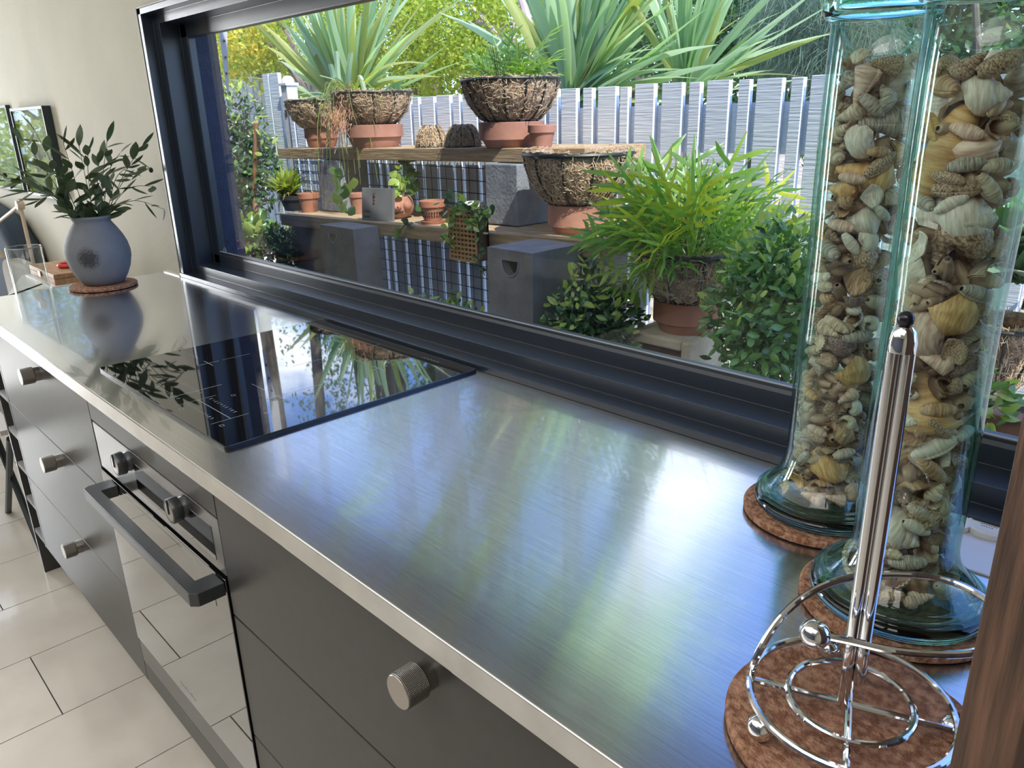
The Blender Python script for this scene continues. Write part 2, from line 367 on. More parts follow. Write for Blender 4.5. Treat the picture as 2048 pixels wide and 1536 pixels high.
def cabinet(label, x0, x1, kx, dz, carc0=0.148):
    c = thing('drawer_cabinet', label, 'cabinet', ((x0 + x1) / 2, 0.66, 0.0), 'drawer cabinets under the bench')
    b = MB().box((x0 + 0.001, 0.407, carc0), (x1 - 0.001, 0.93, 0.866)).build('carcass', m_dark, c)
    for z0, z1 in dz:
        d = MB().box((x0 + 0.0012, FY, z0), (x1 - 0.0012, 0.406, z1)).build('drawer', m_cab, c, bevel=0.0008)
        knob(d, kx, z0 + (z1 - z0) * 0.80 if z0 > 0.5 else z1 - 0.036)
    MB().box((x0, 0.452, 0.0), (x1, 0.47, 0.148)).build('kickboard', m_kick, c)
    return c
DZ = ((0.6325, 0.8655), (0.3925, 0.6290), (0.150, 0.3890))
cabinet('wide charcoal drawer stack between the bottle rack and the oven', -2.497, -1.658, -2.026, DZ)
cabinet('charcoal drawer stack right of the oven with one big knurled knob in view', -1.062, -0.03, -0.545, DZ)
cabinet('charcoal drawer stack at the near right end of the bench', -0.028, 0.94, 0.45, DZ)
# bottle rack with open pigeonholes
wk = thing('bottle_rack', 'narrow open charcoal bottle rack with pigeonholes at the far end of the bench', 'rack', (-2.572, 0.66, 0.0))
MB().box((-2.648, FY, 0.0), (-2.632, 0.93, 0.866)).build('end_panel', m_cab, wk)
MB().box((-2.514, FY, 0.148), (-2.499, 0.93, 0.866)).build('side_panel', m_cab, wk)
MB().box((-2.632, 0.70, 0.148), (-2.514, 0.715, 0.866)).build('back_panel', m_dark, wk)
for q in range(7):
    z = 0.150 + q * 0.1165
    MB().box((-2.632, FY + 0.002, z), (-2.514, 0.70, z + 0.013)).build('shelf', M('rack_shelf', (0.30, 0.30, 0.31), rough=0.5), wk)
for q, cc in ((4, (0.02, 0.03, 0.05)), (3, (0.25, 0.27, 0.30)), (2, (0.16, 0.08, 0.20)), (1, (0.03, 0.03, 0.05))):
    z = 0.150 + q * 0.1165 + 0.013 + 0.040
    bt = MB().lathe([(0.0, 0.0), (0.0375, 0.002), (0.0385, 0.02), (0.0385, 0.19), (0.03, 0.215), (0.0145, 0.235), (0.0145, 0.285), (0.0, 0.285)], 24, axis='y')
    bb = bt.build('wine_bottle', M('bottle_glass_%d' % q, cc, rough=0.12, spec=0.7), None, smooth=True); bb.location = (-2.573, 0.415, z)
    tag(bb, ['', 'dark bottle lying in the lowest filled rack slot', 'purple bottle lying in the second filled slot of the rack', 'silver grey bottle lying in the third filled slot of the rack', 'navy bottle lying in the top filled slot of the rack'][q], 'bottle', 'bottles lying in the bench rack')
# oven housing with fascia and plinth
oh = thing('oven_housing', 'charcoal fascia strip and plinth framing the built-in oven', 'cabinet', (-1.36, 0.66, 0.0))
MB().box((-1.656, FY, 0.803), (-1.064, 0.406, 0.8655)).build('fascia', m_cab, oh, bevel=0.0008)
MB().box((-1.656, FY, 0.150), (-1.064, 0.406, 0.206)).build('plinth', m_cab, oh, bevel=0.0008)
MB().box((-1.656, 0.452, 0.0), (-1.064, 0.47, 0.148)).build('kickboard', m_kick, oh)
ov = thing('oven', 'built-in oven with dark mirror glass door and long bar handle', 'oven', (-1.36, 0.66, 0.2))
MB().box((-1.654, 0.402, 0.209), (-1.066, 0.93, 0.798)).build('body', m_dark, ov)
MB().box((-1.654, 0.3875, 0.699), (-1.066, 0.402, 0.799)).build('control_panel', m_panel, ov, bevel=0.001)
MB().box((-1.432, 0.3868, 0.716), (-1.095, 0.389, 0.776)).build('display', m_blackglass, ov)
dd = MB().box((-1.654, 0.384, 0.274), (-1.066, 0.401, 0.693)).build('door', m_blackglass, ov, bevel=0.001)
MB().box((-1.6, 0.3834, 0.62), (-1.12, 0.3842, 0.68)).build('vent_strip', m_blackglass, dd)
MB().box((-1.654, 0.386, 0.209), (-1.066, 0.401, 0.271)).build('lower_trim', M('oven_lower_trim', (0.13, 0.128, 0.125), rough=0.3, metal=0.6), ov, bevel=0.001)
hd = MB(); HZ = 0.677
hp_ = [(-1.594, FY - 0.004), (-1.594, 0.340), (-1.586, 0.330), (-1.076, 0.330), (-1.066, 0.340), (-1.066, FY - 0.004), (-1.106, FY - 0.004), (-1.106, 0.353), (-1.552, 0.353), (-1.552, FY - 0.004)]
hd.extrude(hp_, HZ - 0.010, HZ + 0.013, 'xy').build('handle', m_ovenblack, dd, bevel=0.0012)
mk = MB()
for q in range(9):
    zz = 0.30 + 0; xx = -1.40 + q * 0.0085
    mk.box((xx, 0.3836, 0.297), (xx + 0.005, 0.384, 0.297 + (0.006 if q % 3 else 0.009)))
mk.build('brand_lettering', m_mark, dd)
for x in (-1.463, -1.203):
    kz = 0.770
    o = MB().lathe([(0.0, 0.0), (0.019, 0.0), (0.017, -0.007), (0.0, -0.007)], 28, axis='y').build('dial', m_ovenblack, ov, smooth=True, local=True)
    o.location = Vector((x, 0.3875, kz)) - org(ov)
    o2 = MB().lathe([(0.0, -0.007), (0.021, -0.007), (0.0222, -0.009), (0.0215, -0.0225), (0.0205, -0.024), (0.0, -0.024)], 36, axis='y').build('dial_grip', m_ovenblack, o, smooth=True, local=True)
    MB().box((-0.0016, -0.0255, -0.004), (0.0016, -0.0235, 0.0213)).build('pointer', m_dark, o, local=True)
    MB().lathe([(0.0200, -0.0239), (0.0, -0.0244)], 36, axis='y').build('face', m_nickel, o, smooth=True, local=True)
# hob
hb = thing('induction_hob', 'black glass induction hob set on the steel bench', 'cooktop', (-1.36, 0.675, 0.9))
HX0, HX1, HY0, HY1 = -1.653, -1.073, 0.4205, 0.9275
def rrect(x0, y0, x1, y1, r, n=5):
    P = []
    for cx, cy, a0 in ((x1 - r, y1 - r, 0), (x0 + r, y1 - r, 90), (x0 + r, y0 + r, 180), (x1 - r, y0 + r, 270)):
        for q in range(n + 1): a = math.radians(a0 + 90 * q / n); P.append((cx + r * math.cos(a), cy + r * math.sin(a)))
    return P
MB().extrude(rrect(HX0, HY0, HX1, HY1, 0.006), 0.9002, 0.9045, 'xy').build('base', m_hobside, hb)
MB().extrude(rrect(HX0, HY0, HX1, HY1, 0.006), 0.9045, 0.9062, 'xy').build('glass', m_hob, hb, bevel=0.0008)
mk = MB(); zt = 0.9063
def mline(x0, y0, x1, y1, w_=0.0007):
    d = Vector((x1 - x0, y1 - y0, 0)); n_ = Vector((-d.y, d.x, 0)).normalized() * w_
    a, b = Vector((x0, y0, zt)), Vector((x1, y1, zt)); mk.add([a - n_, b - n_, b + n_, a + n_], [(0, 1, 2, 3)])
def done(nm):
    global mk
    mk.build(nm, m_mark, hb); mk = MB()
for cx, cy in ((-1.51, 0.80), (-1.22, 0.80), (-1.51, 0.585), (-1.22, 0.585)):
    mline(cx - 0.022, cy, cx + 0.022, cy); mline(cx, cy - 0.022, cx, cy + 0.022); done('zone_cross')
    mline(cx - 0.1, cy, cx - 0.05, cy, 0.0004); done('zone_line'); mline(cx, cy + 0.03, cx, cy + 0.09, 0.0004); done('zone_line')
mline(-1.36, 0.45, -1.36, 0.545); done('zone_line'); mline(-1.36, 0.69, -1.36, 0.9, 0.0004); done('zone_line')
SEG = {'0': 'abcdef', '1': 'bc', '2': 'abged', '3': 'abgcd', '4': 'fgbc', '5': 'afgcd', '6': 'afgedc', '7': 'abc', '8': 'abcdefg', '9': 'abcdfg'}
def digit(ch, x, y, h=0.0052):
    w_ = h * 0.5; P = {'a': ((0, h), (w_, h)), 'b': ((w_, h), (w_, h / 2)), 'c': ((w_, h / 2), (w_, 0)), 'd': ((0, 0), (w_, 0)), 'e': ((0, 0), (0, h / 2)), 'f': ((0, h / 2), (0, h)), 'g': ((0, h / 2), (w_, h / 2))}
    for s_ in SEG[ch]: (xa, ya), (xb, yb) = P[s_]; mline(x + xa, y + ya, x + xb, y + yb, 0.0004)
for rx, ry in ((-1.30, 0.455), (-1.30, 0.495), (-1.44, 0.455), (-1.44, 0.495)):
    for q in range(10): digit(str(q), rx + q * 0.0105, ry)
    done('number_row')
mline(-1.31, 0.479, -1.18, 0.479, 0.0006); done('divider_line'); mline(-1.31, 0.445, -1.31, 0.512, 0.0005); done('divider_line'); mline(-1.18, 0.445, -1.18, 0.51, 0.0005); done('divider_line')
for cx, cy in ((-1.29, 0.53), (-1.165, 0.53), (-1.165, 0.452), (-1.29, 0.437)):
    for (a, b, c_, d) in ((0, 0, 1, 0), (1, 0, 1, 1), (1, 1, 0, 1), (0, 1, 0, 0)): mline(cx + a * 0.008, cy + b * 0.006, cx + c_ * 0.008, cy + d * 0.006, 0.0004)
    done('control_symbol')
for q in range(11): mline(-1.215 + q * 0.0052, 0.902, -1.2125 + q * 0.0052, 0.902 + (0.004 if q % 2 else 0.0), 0.0006)
done('lettering')

# ------------------------------------------------------------------ things on the bench
def trivet(label, x, y, r, h=0.010):
    t = thing('cork_trivet', label, 'trivet', (x, y, 0.9003), 'round cork trivets on the bench')
    MB().lathe([(0, 0.9003), (r - 0.003, 0.9003), (r - 0.0015, 0.9012), (r - 0.0015, 0.9020), (0, 0.9020)], 64, (x, y, 0)).build('dark_backing', m_corkdark, t, smooth=True)
    MB().lathe([(0, 0.9021), (r, 0.9021), (r + 0.0003, 0.9003 + h - 0.002), (r - 0.0018, 0.9003 + h), (0, 0.9003 + h)], 64, (x, y, 0)).build('cork_disc', m_cork, t, smooth=True)
    return 0.9003 + h
tz = trivet('round cork trivet under the blue grey vase', -2.557, 0.712, 0.0945)
# vase
VX, VY = -2.562, 0.716
vs = thing('vase', 'matt blue grey pottery vase of olive sprigs on a cork trivet', 'vase', (VX, VY, tz + 0.0004))
def vase_mat():
    m, t, p, o = nodes('vase_pottery'); p.inputs['Roughness'].default_value = 0.7
    tcn = t.nodes.new('ShaderNodeTexCoord'); n = t.nodes.new('ShaderNodeTexNoise'); n.inputs['Scale'].default_value = 22; n.inputs['Detail'].default_value = 6
    r = t.nodes.new('ShaderNodeValToRGB'); r.color_ramp.elements[0].color = (0.13, 0.14, 0.155, 1); r.color_ramp.elements[1].color = (0.19, 0.205, 0.225, 1)
    t.links.new(tcn.outputs['Object'], n.inputs['Vector']); t.links.new(n.outputs['Fac'], r.inputs['Fac'])
    # worn dark patch on the belly
    ds = t.nodes.new('ShaderNodeVectorMath'); ds.operation = 'DISTANCE'; ds.inputs[1].default_value = (0.074, -0.052, 0.088)
    t.links.new(tcn.outputs['Object'], ds.inputs[0])
    mr = t.nodes.new('ShaderNodeMapRange'); mr.inputs['From Min'].default_value = 0.006; mr.inputs['From Max'].default_value = 0.046; mr.inputs['To Min'].default_value = 1.0; mr.inputs['To Max'].default_value = 0.0
    t.links.new(ds.outputs['Value'], mr.inputs['Value'])
    n2 = t.nodes.new('ShaderNodeTexNoise'); n2.inputs['Scale'].default_value = 190; n2.inputs['Detail'].default_value = 3
    t.links.new(tcn.outputs['Object'], n2.inputs['Vector'])
    mu = t.nodes.new('ShaderNodeMath'); mu.operation = 'MULTIPLY'; t.links.new(mr.outputs[0], mu.inputs[0]); t.links.new(n2.outputs['Fac'], mu.inputs[1])
    r2 = t.nodes.new('ShaderNodeValToRGB'); r2.color_ramp.elements[0].position = 0.10; r2.color_ramp.elements[1].position = 0.36; t.links.new(mu.outputs[0], r2.inputs['Fac'])
    mx = t.nodes.new('ShaderNodeMix'); mx.data_type = 'RGBA'; mx.inputs[7].default_value = (0.035, 0.036, 0.04, 1)
    t.links.new(r2.outputs['Color'], mx.inputs[0]); t.links.new(r.outputs['Color'], mx.inputs[6]); t.links.new(mx.outputs[2], p.inputs['Base Color'])
    b = t.nodes.new('ShaderNodeBump'); b.inputs['Strength'].default_value = 0.25; b.inputs['Distance'].default_value = 0.004
    n3 = t.nodes.new('ShaderNodeTexNoise'); n3.inputs['Scale'].default_value = 120; t.links.new(tcn.outputs['Object'], n3.inputs['Vector'])
    t.links.new(n3.outputs['Fac'], b.inputs['Height']); t.links.new(b.outputs[0], p.inputs['Normal']); return m
VZ = tz + 0.0004
vp = [(0.0, 0.0), (0.052, 0.0), (0.058, 0.004), (0.070, 0.022), (0.082, 0.048), (0.0895, 0.078), (0.0900, 0.098), (0.0855, 0.122), (0.0760, 0.145), (0.0640, 0.166), (0.0545, 0.180), (0.0510, 0.186), (0.0520, 0.191), (0.0555, 0.196), (0.0562, 0.200), (0.0545, 0.2035), (0.050, 0.203), (0.046, 0.198), (0.046, 0.18), (0.07, 0.14), (0.08, 0.09), (0.06, 0.02), (0.0, 0.012)]
vb_ = MB().lathe([(r, VZ + z) for r, z in vp], 64, (VX, VY, 0)).build('body', vase_mat(), vs, smooth=True, sharp=60)
m_olive = LEAF('olive_leaf', (0.045, 0.075, 0.035), (0.085, 0.115, 0.065), 0.10, 0.5, (1.6, 1.9, 1.0))
m_stem = M('olive_stem', (0.06, 0.07, 0.03), rough=0.7)
def leaf_mesh(name, l, w_, fold=0.35, curl=0.12, n=5, tip=1.0):
    pts, ws = [], []
    for i in range(n + 1):
        t = i / n; pts.append((0, l * t, -curl * l * t * t + 0.02 * l * math.sin(PI * t))); ws.append(w_ * (math.sin(PI * min(1, t * 0.98 + 0.02)) ** 0.75) if 0 < i < n else w_ * (0.12 if i == 0 else 0.02 * tip))
    return MB().strip(pts, ws, Vector((1, 0, 0)), fold).mesh(name, True)
olive_me = [leaf_mesh('leaf', 0.056 + 0.006 * q, 0.0115 + 0.001 * (q % 3), 0.35, 0.06 + 0.1 * (q % 3)) for q in range(5)]
for me in olive_me: me.materials.append(m_olive)
tips = [(12, 362), (6, 345), (44, 279), (73, 268), (127, 288), (158, 292), (176, 303), (214, 283), (240, 306), (284, 292), (309, 334), (306, 372), (352, 416), (78, 400), (48, 384), (100, 335), (262, 330), (200, 320)]
rf = np.array([0.69, 0.72, 0.0]); base0 = Vector((VX, VY, VZ + 0.16))
dview = Vector((VX, VY, 0)).normalized(); 
for q, (tx, ty) in enumerate(tips):
    dep = RN.uniform(-0.08, 0.08) if q != 12 else 0.02
    d0 = ray(tx, ty); k_ = (Vector((VX, VY, 0)).dot(dview) + dep) / (d0[0] * dview.x + d0[1] * dview.y)
    tip = Vector(CAM + k_ * d0)
    if tip.y > 0.925: tip.y = 0.915
    b0 = base0 + Vector((RN.uniform(-0.015, 0.015), RN.uniform(-0.015, 0.015), 0)); dirv = tip - b0
    rim = Vector((VX, VY, VZ + 0.2)) + Vector((dirv.x, dirv.y, 0)).normalized() * min(0.04, 0.4 * Vector((dirv.x, dirv.y, 0)).length)
    mid = rim.lerp(tip, 0.5) + Vector((0, 0, 0.035 * (1 if ty > 300 else 0.4)))
    path = catmull([b0, rim, mid, tip], 7)
    br = MB().tube(path, 0.0014, 5, taper=0.0007).build('olive_branch', m_stem, vs)
    nl = 9 if q not in (12, 11) else 6
    for j in range(nl):
        u = 0.30 + 0.70 * j / (nl - 1) if q != 12 else 0.45 + 0.55 * j / (nl - 1)
        i = min(len(path) - 2, int(u * (len(path) - 1))); p = path[i].lerp(path[i + 1], u * (len(path) - 1) - i); t = (path[i + 1] - path[i]).normalized()
        if j == nl - 1: dl = t + Vector((RN.uniform(-.2, .2), RN.uniform(-.2, .2), RN.uniform(-.1, .2)))
        else:
            sv = t.cross(Vector((RN.uniform(-1, 1), RN.uniform(-1, 1), RN.uniform(-1, 1)))).normalized() * (1 if j % 2 else -1)
            dl = t * RN.uniform(0.5, 1.0) + sv * RN.uniform(0.5, 1.0)
        if p.y + dl.normalized().y * 0.07 > 0.93: dl.y = -abs(dl.y) * .3
        sc = RN.uniform(0.7, 1.08)
        inst('leaf', olive_me[RN.randrange(5)], Matrix.Translation(p - org(br)) @ frame_to(dl, (RN.uniform(-.6, .6), RN.uniform(-.6, .6), 1)) @ Matrix.Scale(sc, 4), br)
    if q in (1, 10):
        MB().ball(tip + Vector((0.01, 0, -0.008)), 0.007, 10, 6, 1.2).build('olive', M('black_olive', (0.01, 0.008, 0.015), rough=0.3), br, smooth=True)

# ---- glass jars of shells
J1, J2 = (-0.346, 0.844), (-0.211, 0.714)
t1 = trivet('round cork trivet under the far shell jar, beside the window sill', J1[0] - 0.003, J1[1] - 0.002, 0.0885)
t2 = trivet('round cork trivet under the nearer shell jar', J2[0], J2[1] + 0.003, 0.0905)
m_jar = THINGLASS('jar_green_glass', (0.975, 0.992, 0.985), (0.13, 0.53, 0.39))
def foot_glass():
    m, t, p, o = nodes('thick_green_glass'); p.inputs['Base Color'].default_value = (0.45, 0.86, 0.74, 1); p.inputs['Transmission Weight'].default_value = 1.0
    p.inputs['Roughness'].default_value = 0.02; p.inputs['IOR'].default_value = 1.48; return m
m_foot = foot_glass()
def jar(label, c, z0, ztop, r, rf_, flare_z, rimf):
    j = thing('glass_jar', label, 'jar', (c[0], c[1], z0), 'tall glass jars filled with seashells')
    out = [(rf_ - 0.006, z0 + 0.0165)]
    for q in range(1, 6): a = PI / 2 * q / 5; out.append((rf_ - 0.006 + 0.006 * math.cos(a) * 1.0 - 0.004 * q / 5, z0 + 0.0165 + 0.006 * math.sin(a)))
    for q in range(1, 11):
        u = q / 10; out.append((r + (rf_ - 0.010 - r) * (1 - u) ** 2.6, z0 + 0.0225 + (flare_z - 0.0225) * (u ** 0.9)))
    for q in range(1, 9): out.append((r + 0.0008 * math.sin(q * 1.3), z0 + flare_z + (ztop - 0.03 - z0 - flare_z) * q / 8))
    wall = out + [(r + 0.0005, ztop - 0.029), (r - 0.004, ztop - 0.0295)]
    inn = [(max(0.004, q[0] - 0.0042), q[1] + (0.004 if q[1] < z0 + 0.03 else 0)) for q in out][::-1]
    MB().lathe(wall + inn, 64, (c[0], c[1], 0), closed=True).build('glass_wall', m_jar, j, smooth=True, sharp=70)
    fp = [(0, z0), (rf_ - 0.010, z0), (rf_ - 0.003, z0 + 0.002), (rf_, z0 + 0.007), (rf_ - 0.0005, z0 + 0.012), (rf_ - 0.006, z0 + 0.0162), (rf_ - 0.02, z0 + 0.0150), (rf_ - 0.04, z0 + 0.012), (0, z0 + 0.010)]
    MB().lathe(fp, 64, (c[0], c[1], 0)).build('glass_foot', m_foot, j, smooth=True, sharp=70)
    rt_ = [(r + rimf * 0.5 + 0.0055 * math.cos(a), ztop - 0.014 + 0.012 * math.sin(a)) for a in [2 * PI * q / 14 for q in range(14)]]
    MB().lathe(rt_, 64, (c[0], c[1], 0), closed=True).build('thick_rim', m_foot, j, smooth=True, sharp=70)
    return j
jz1, jz2 = t1 + 0.0004, t2 + 0.0004
jar('tall flared green glass jar of seashells on the far trivet, next to the sill', J1, jz1, 1.476, 0.0475, 0.0800, 0.082, 0.0065)
jar('tall flared green glass jar of larger seashells behind the chrome paper stand', J2, jz2, 1.470, 0.0460, 0.0800, 0.075, 0.0065)
# shell shapes (length about 1, long axis y)
def spiral_shell(name, turns, W, H, tube, ribs, ribamp, n_t=13, n_p=9):
    b = math.log(W) / (2 * PI); T = 2 * PI * turns; N = int(turns * n_t); V = np.zeros((N + 1, n_p, 3)); 
    for i in range(N + 1):
        th = T * i / N; g = math.exp(b * (th - T)); rr = tube * g * (1 + ribamp * math.cos(ribs * th))
        if i == N: rr *= 1.10
        for k_ in range(n_p):
            ph = 2 * PI * k_ / n_p; rad = g * 0.5 + rr * math.cos(ph); zz = -g * H + rr * 1.25 * math.sin(ph)
            V[i, k_] = (rad * math.cos(th), zz, rad * math.sin(th))
    v = V.reshape(-1, 3); mn, mx = v.min(0), v.max(0); v = (v - (mn + mx) / 2) / (mx[1] - mn[1])
    f = [(i * n_p + k_, i * n_p + (k_ + 1) % n_p, (i + 1) * n_p + (k_ + 1) % n_p, (i + 1) * n_p + k_) for i in range(N) for k_ in range(n_p)]
    mb = MB(); mb.add(v.tolist(), f); return mb.mesh(name, True)
def lathe_shell(name, prof, slit, n=20, wob=0.0):
    mb = MB(); v = []; m = len(prof)
    for k_ in range(n + 1):
        a = 2 * PI * k_ / n
        for r_, y_ in prof:
            q = r_ * (1 + slit * (k_ / n)) * (1 + wob * math.cos(7 * a)); v.append((q * math.cos(a), y_, q * math.sin(a)))
    f = [(k_ * m + j, (k_ + 1) * m + j, (k_ + 1) * m + j + 1, k_ * m + j + 1) for k_ in range(n) for j in range(m - 1)]
    # inner lip turning in at the slit
    e = n * m; w_ = len(v)
    for r_, y_ in prof: v.append((r_ * (1 + slit) * 0.55, y_, -0.02))
    f += [(e + j, w_ + j, w_ + j + 1, e + j + 1) for j in range(m - 1)]
    mb.add(v, f); return mb.mesh(name, True)
def clam_shell(name, ribs, amp, n=17, m=7):
    mb = MB(); v = []
    for lay in (0, -0.05):
        for i in range(m + 1):
            u = i / m
            for k_ in range(n + 1):
                a = PI * (0.08 + 0.84 * k_ / n); rb = 1 + amp * math.cos(ribs * a * 2) * u
                v.append((0.55 * u * rb * math.cos(a), -0.5 + 1.0 * u * rb * (0.35 + 0.65 * math.sin(a)), 0.30 * math.sin(PI * min(1, u * 0.9 + 0.05)) * (0.4 + 0.6 * math.sin(a)) + lay + 0.03 * math.cos(ribs * a * 2) * u))
    s_ = n + 1; o_ = (m + 1) * s_
    f = [(i * s_ + k_, i * s_ + k_ + 1, (i + 1) * s_ + k_ + 1, (i + 1) * s_ + k_) for i in range(m) for k_ in range(n)]
    f += [tuple(o_ + q for q in r_[::-1]) for r_ in f]
    f += [(m * s_ + k_, m * s_ + k_ + 1, o_ + m * s_ + k_ + 1, o_ + m * s_ + k_) for k_ in range(n)]
    mb.add(v, f); return mb.mesh(name, True)
cone_p = [(0.02, -0.5), (0.06, -0.48), (0.13, -0.25), (0.20, 0.0), (0.27, 0.22), (0.29, 0.31), (0.24, 0.36), (0.12, 0.43), (0.0, 0.5)]
olive_p = [(0.05, -0.5), (0.10, -0.46), (0.16, -0.25), (0.185, 0.0), (0.17, 0.2), (0.12, 0.36), (0.07, 0.44), (0.0, 0.5)]
SH = {'whelk': spiral_shell('seashell', 5, 1.75, 1.35, 0.52, 9, 0.07), 'conch': spiral_shell('seashell', 4, 2.4, 1.15, 0.62, 7, 0.06), 'knobbly whelk': spiral_shell('seashell', 5, 1.7, 1.25, 0.5, 6, 0.16),
      'auger': spiral_shell('seashell', 7, 1.42, 2.6, 0.55, 8, 0.05), 'moon snail': spiral_shell('seashell', 3.5, 2.9, 0.5, 0.62, 5, 0.0), 'top shell': spiral_shell('seashell', 5, 1.6, 0.72, 0.42, 16, 0.05),
      'cone': lathe_shell('seashell', cone_p, 0.18), 'olive': lathe_shell('seashell', olive_p, 0.25), 'fan': clam_shell('seashell', 9, 0.06), 'clam': clam_shell('seashell', 3, 0.0)}
def shmat(nm, a, b, sc=26, st=(1, 6, 1)):
    return M('shell_' + nm, a, b, sc * 0.12, 0.38, bump=0.25, bscale=9, stretch=st, detail=5, ramp=(0.36, 0.62), rnd=0.10, spec=0.45)
SMT = {'cream': shmat('cream', (0.45, 0.30, 0.19), (0.80, 0.68, 0.53)), 'tan': shmat('tan', (0.33, 0.17, 0.08), (0.66, 0.44, 0.27)), 'brown flecked': shmat('brown', (0.16, 0.075, 0.04), (0.62, 0.45, 0.31), 50, (3, 5, 3)),
       'white': shmat('white', (0.62, 0.52, 0.42), (0.86, 0.80, 0.71)), 'ochre': shmat('ochre', (0.52, 0.27, 0.09), (0.76, 0.50, 0.22)), 'grey striped': shmat('grey', (0.20, 0.16, 0.13), (0.60, 0.53, 0.45), 30, (1, 9, 1)),
       'purple': shmat('purple', (0.10, 0.055, 0.06), (0.42, 0.28, 0.25), 60, (3, 3, 3)), 'pink': shmat('pink', (0.55, 0.32, 0.23), (0.80, 0.62, 0.51))}
for me in SH.values(): me.materials.append(SMT['cream'])
SHV = {}
for k_, me in SH.items():
    a = np.empty(len(me.vertices) * 3); me.vertices.foreach_get('co', a); SHV[k_] = a.reshape(-1, 3)
def put_shell(kind, colr, mat4, label, group):
    o = bpy.data.objects.new('seashell', SH[kind]); COL.objects.link(o); o.matrix_world = mat4
    o.material_slots[0].link = 'OBJECT'; o.material_slots[0].material = SMT[colr]; return tag(o, label, 'seashell', group)
used_labels = set()
def rin(z, z0, R_): return R_ + max(0.0, 0.020 * (1 - (z - z0) / 0.045)) if z < z0 + 0.045 else R_
def fill_jar(c, z0, z1, R_, which, seed, special, smin, smax, n_max):
    rn = random.Random(seed); placed = []; group = 'seashells in the %s glass jar' % which
    kinds = ['whelk'] * 5 + ['conch'] * 4 + ['knobbly whelk'] * 3 + ['auger'] * 2 + ['moon snail'] * 2 + ['top shell'] * 2 + ['cone'] * 4 + ['olive'] * 3 + ['fan'] * 2 + ['clam'] * 2
    cols = ['cream'] * 5 + ['tan'] * 4 + ['brown flecked'] * 4 + ['white'] * 4 + ['ochre'] * 2 + ['grey striped'] * 4 + ['pink'] * 3 + ['purple']
    def tryput(kind, colr, size, ang, z, tilt, roll, lim, label=None, face=None):
        V = SHV[kind] * size
        rad = Vector((math.cos(ang), math.sin(ang), 0)); tan = Vector((-math.sin(ang), math.cos(ang), 0))
        d = tan * math.cos(tilt) + Vector((0, 0, 1)) * math.sin(tilt) + rad * rn.uniform(-0.25, 0.25)
        rot = frame_to(d, rad, roll); A = np.array(rot.to_3x3()); P = V @ A.T
        R2 = rin(z, z0, R_) - 0.0008
        lo, hi = -R2, R2
        for _ in range(16):
            m_ = (lo + hi) / 2; q = P[:, :2] + np.array((rad.x, rad.y)) * m_
            if (q ** 2).sum(1).max() > R2 * R2: hi = m_
            else: lo = m_
        q = P[:, :2] + np.array((rad.x, rad.y)) * lo
        if (q ** 2).sum(1).max() > R2 * R2 * 1.03: return False
        if z + P[:, 2].max() > z1 + 0.004 or z + P[:, 2].min() < z0: return False
        ctr = np.array((rad.x * lo, rad.y * lo, z)); ax = np.array(d.normalized()) * size
        wid = (V[:, 0].max() - V[:, 0].min()) * 0.5
        sp = [(ctr + ax * s_, wid * f_) for s_, f_ in ((-0.30, 0.62), (0.0, 0.92), (0.30, 0.62))]
        for S2 in placed:
            for a_, ra in sp:
                for b_, rb in S2:
                    if ((a_ - b_) ** 2).sum() < ((ra + rb) * lim) ** 2: return False
        placed.append(sp)
        mat = Matrix.Translation((c[0] + ctr[0], c[1] + ctr[1], z)) @ rot @ Matrix.Scale(size, 4)
        u = (z - z0) / (z1 - z0); band = ['at foot', 'low down', 'below middle', 'halfway up', 'above middle', 'high up', 'at top'][min(6, int(u * 7))]
        side = Vector((math.cos(ang), math.sin(ang))); cv = Vector((-c[0], -c[1])).normalized(); fr_ = side.dot(cv); lf = side.x * -cv.y + side.y * cv.x
        sd_ = 'round the back' if fr_ < -.5 else ('at the front' if abs(lf) < .35 else ('on the left' if lf < 0 else 'on the right'))
        tip = d * 1.0; rt = tip.x * 0.72 + tip.y * 0.69; tp_ = ('tip up' if tip.z > .6 else 'tip down' if tip.z < -.6 else 'tip left' if rt < 0 else 'tip right') if kind not in ('moon snail', 'top shell', 'fan', 'clam') else ('lying flat' if abs(d.z) < .4 else 'on edge')
        sz = 'small' if size < smin + (smax - smin) * .3 else ('large' if size > smin + (smax - smin) * .62 else 'mid-sized')
        base = '%s %s %s shell, %s, %s %s of %s jar' % (sz, colr, kind, tp_, band, sd_, which)
        if not label and base in used_labels: base = '%s %s %s shell, %s, by its twin, %s %s of %s jar' % (sz, colr, kind, tp_, band.split()[-1], sd_, which)
        if not label and base in used_labels: placed.pop(); return False
        used_labels.add(label or base)
        put_shell(kind, colr, mat, label or base, group); return True
    for (kind, colr, size, px, py, tilt, roll, label) in special:
        # where the sight line meets the inside of the glass
        d = ray(px, py); dx, dy = d[0], d[1]; ox, oy = CAM[0] - c[0], CAM[1] - c[1]
        A_ = dx * dx + dy * dy; B_ = 2 * (ox * dx + oy * dy); C_ = ox * ox + oy * oy - (R_ * 0.7) ** 2; D_ = max(0, B_ * B_ - 4 * A_ * C_); t_ = (-B_ - math.sqrt(D_)) / (2 * A_)
        P = CAM + t_ * d; tryput(kind, colr, size, math.atan2(P[1] - c[1], P[0] - c[0]), P[2], tilt, roll, 0.2, label)
    camang = math.atan2(-c[1], -c[0])
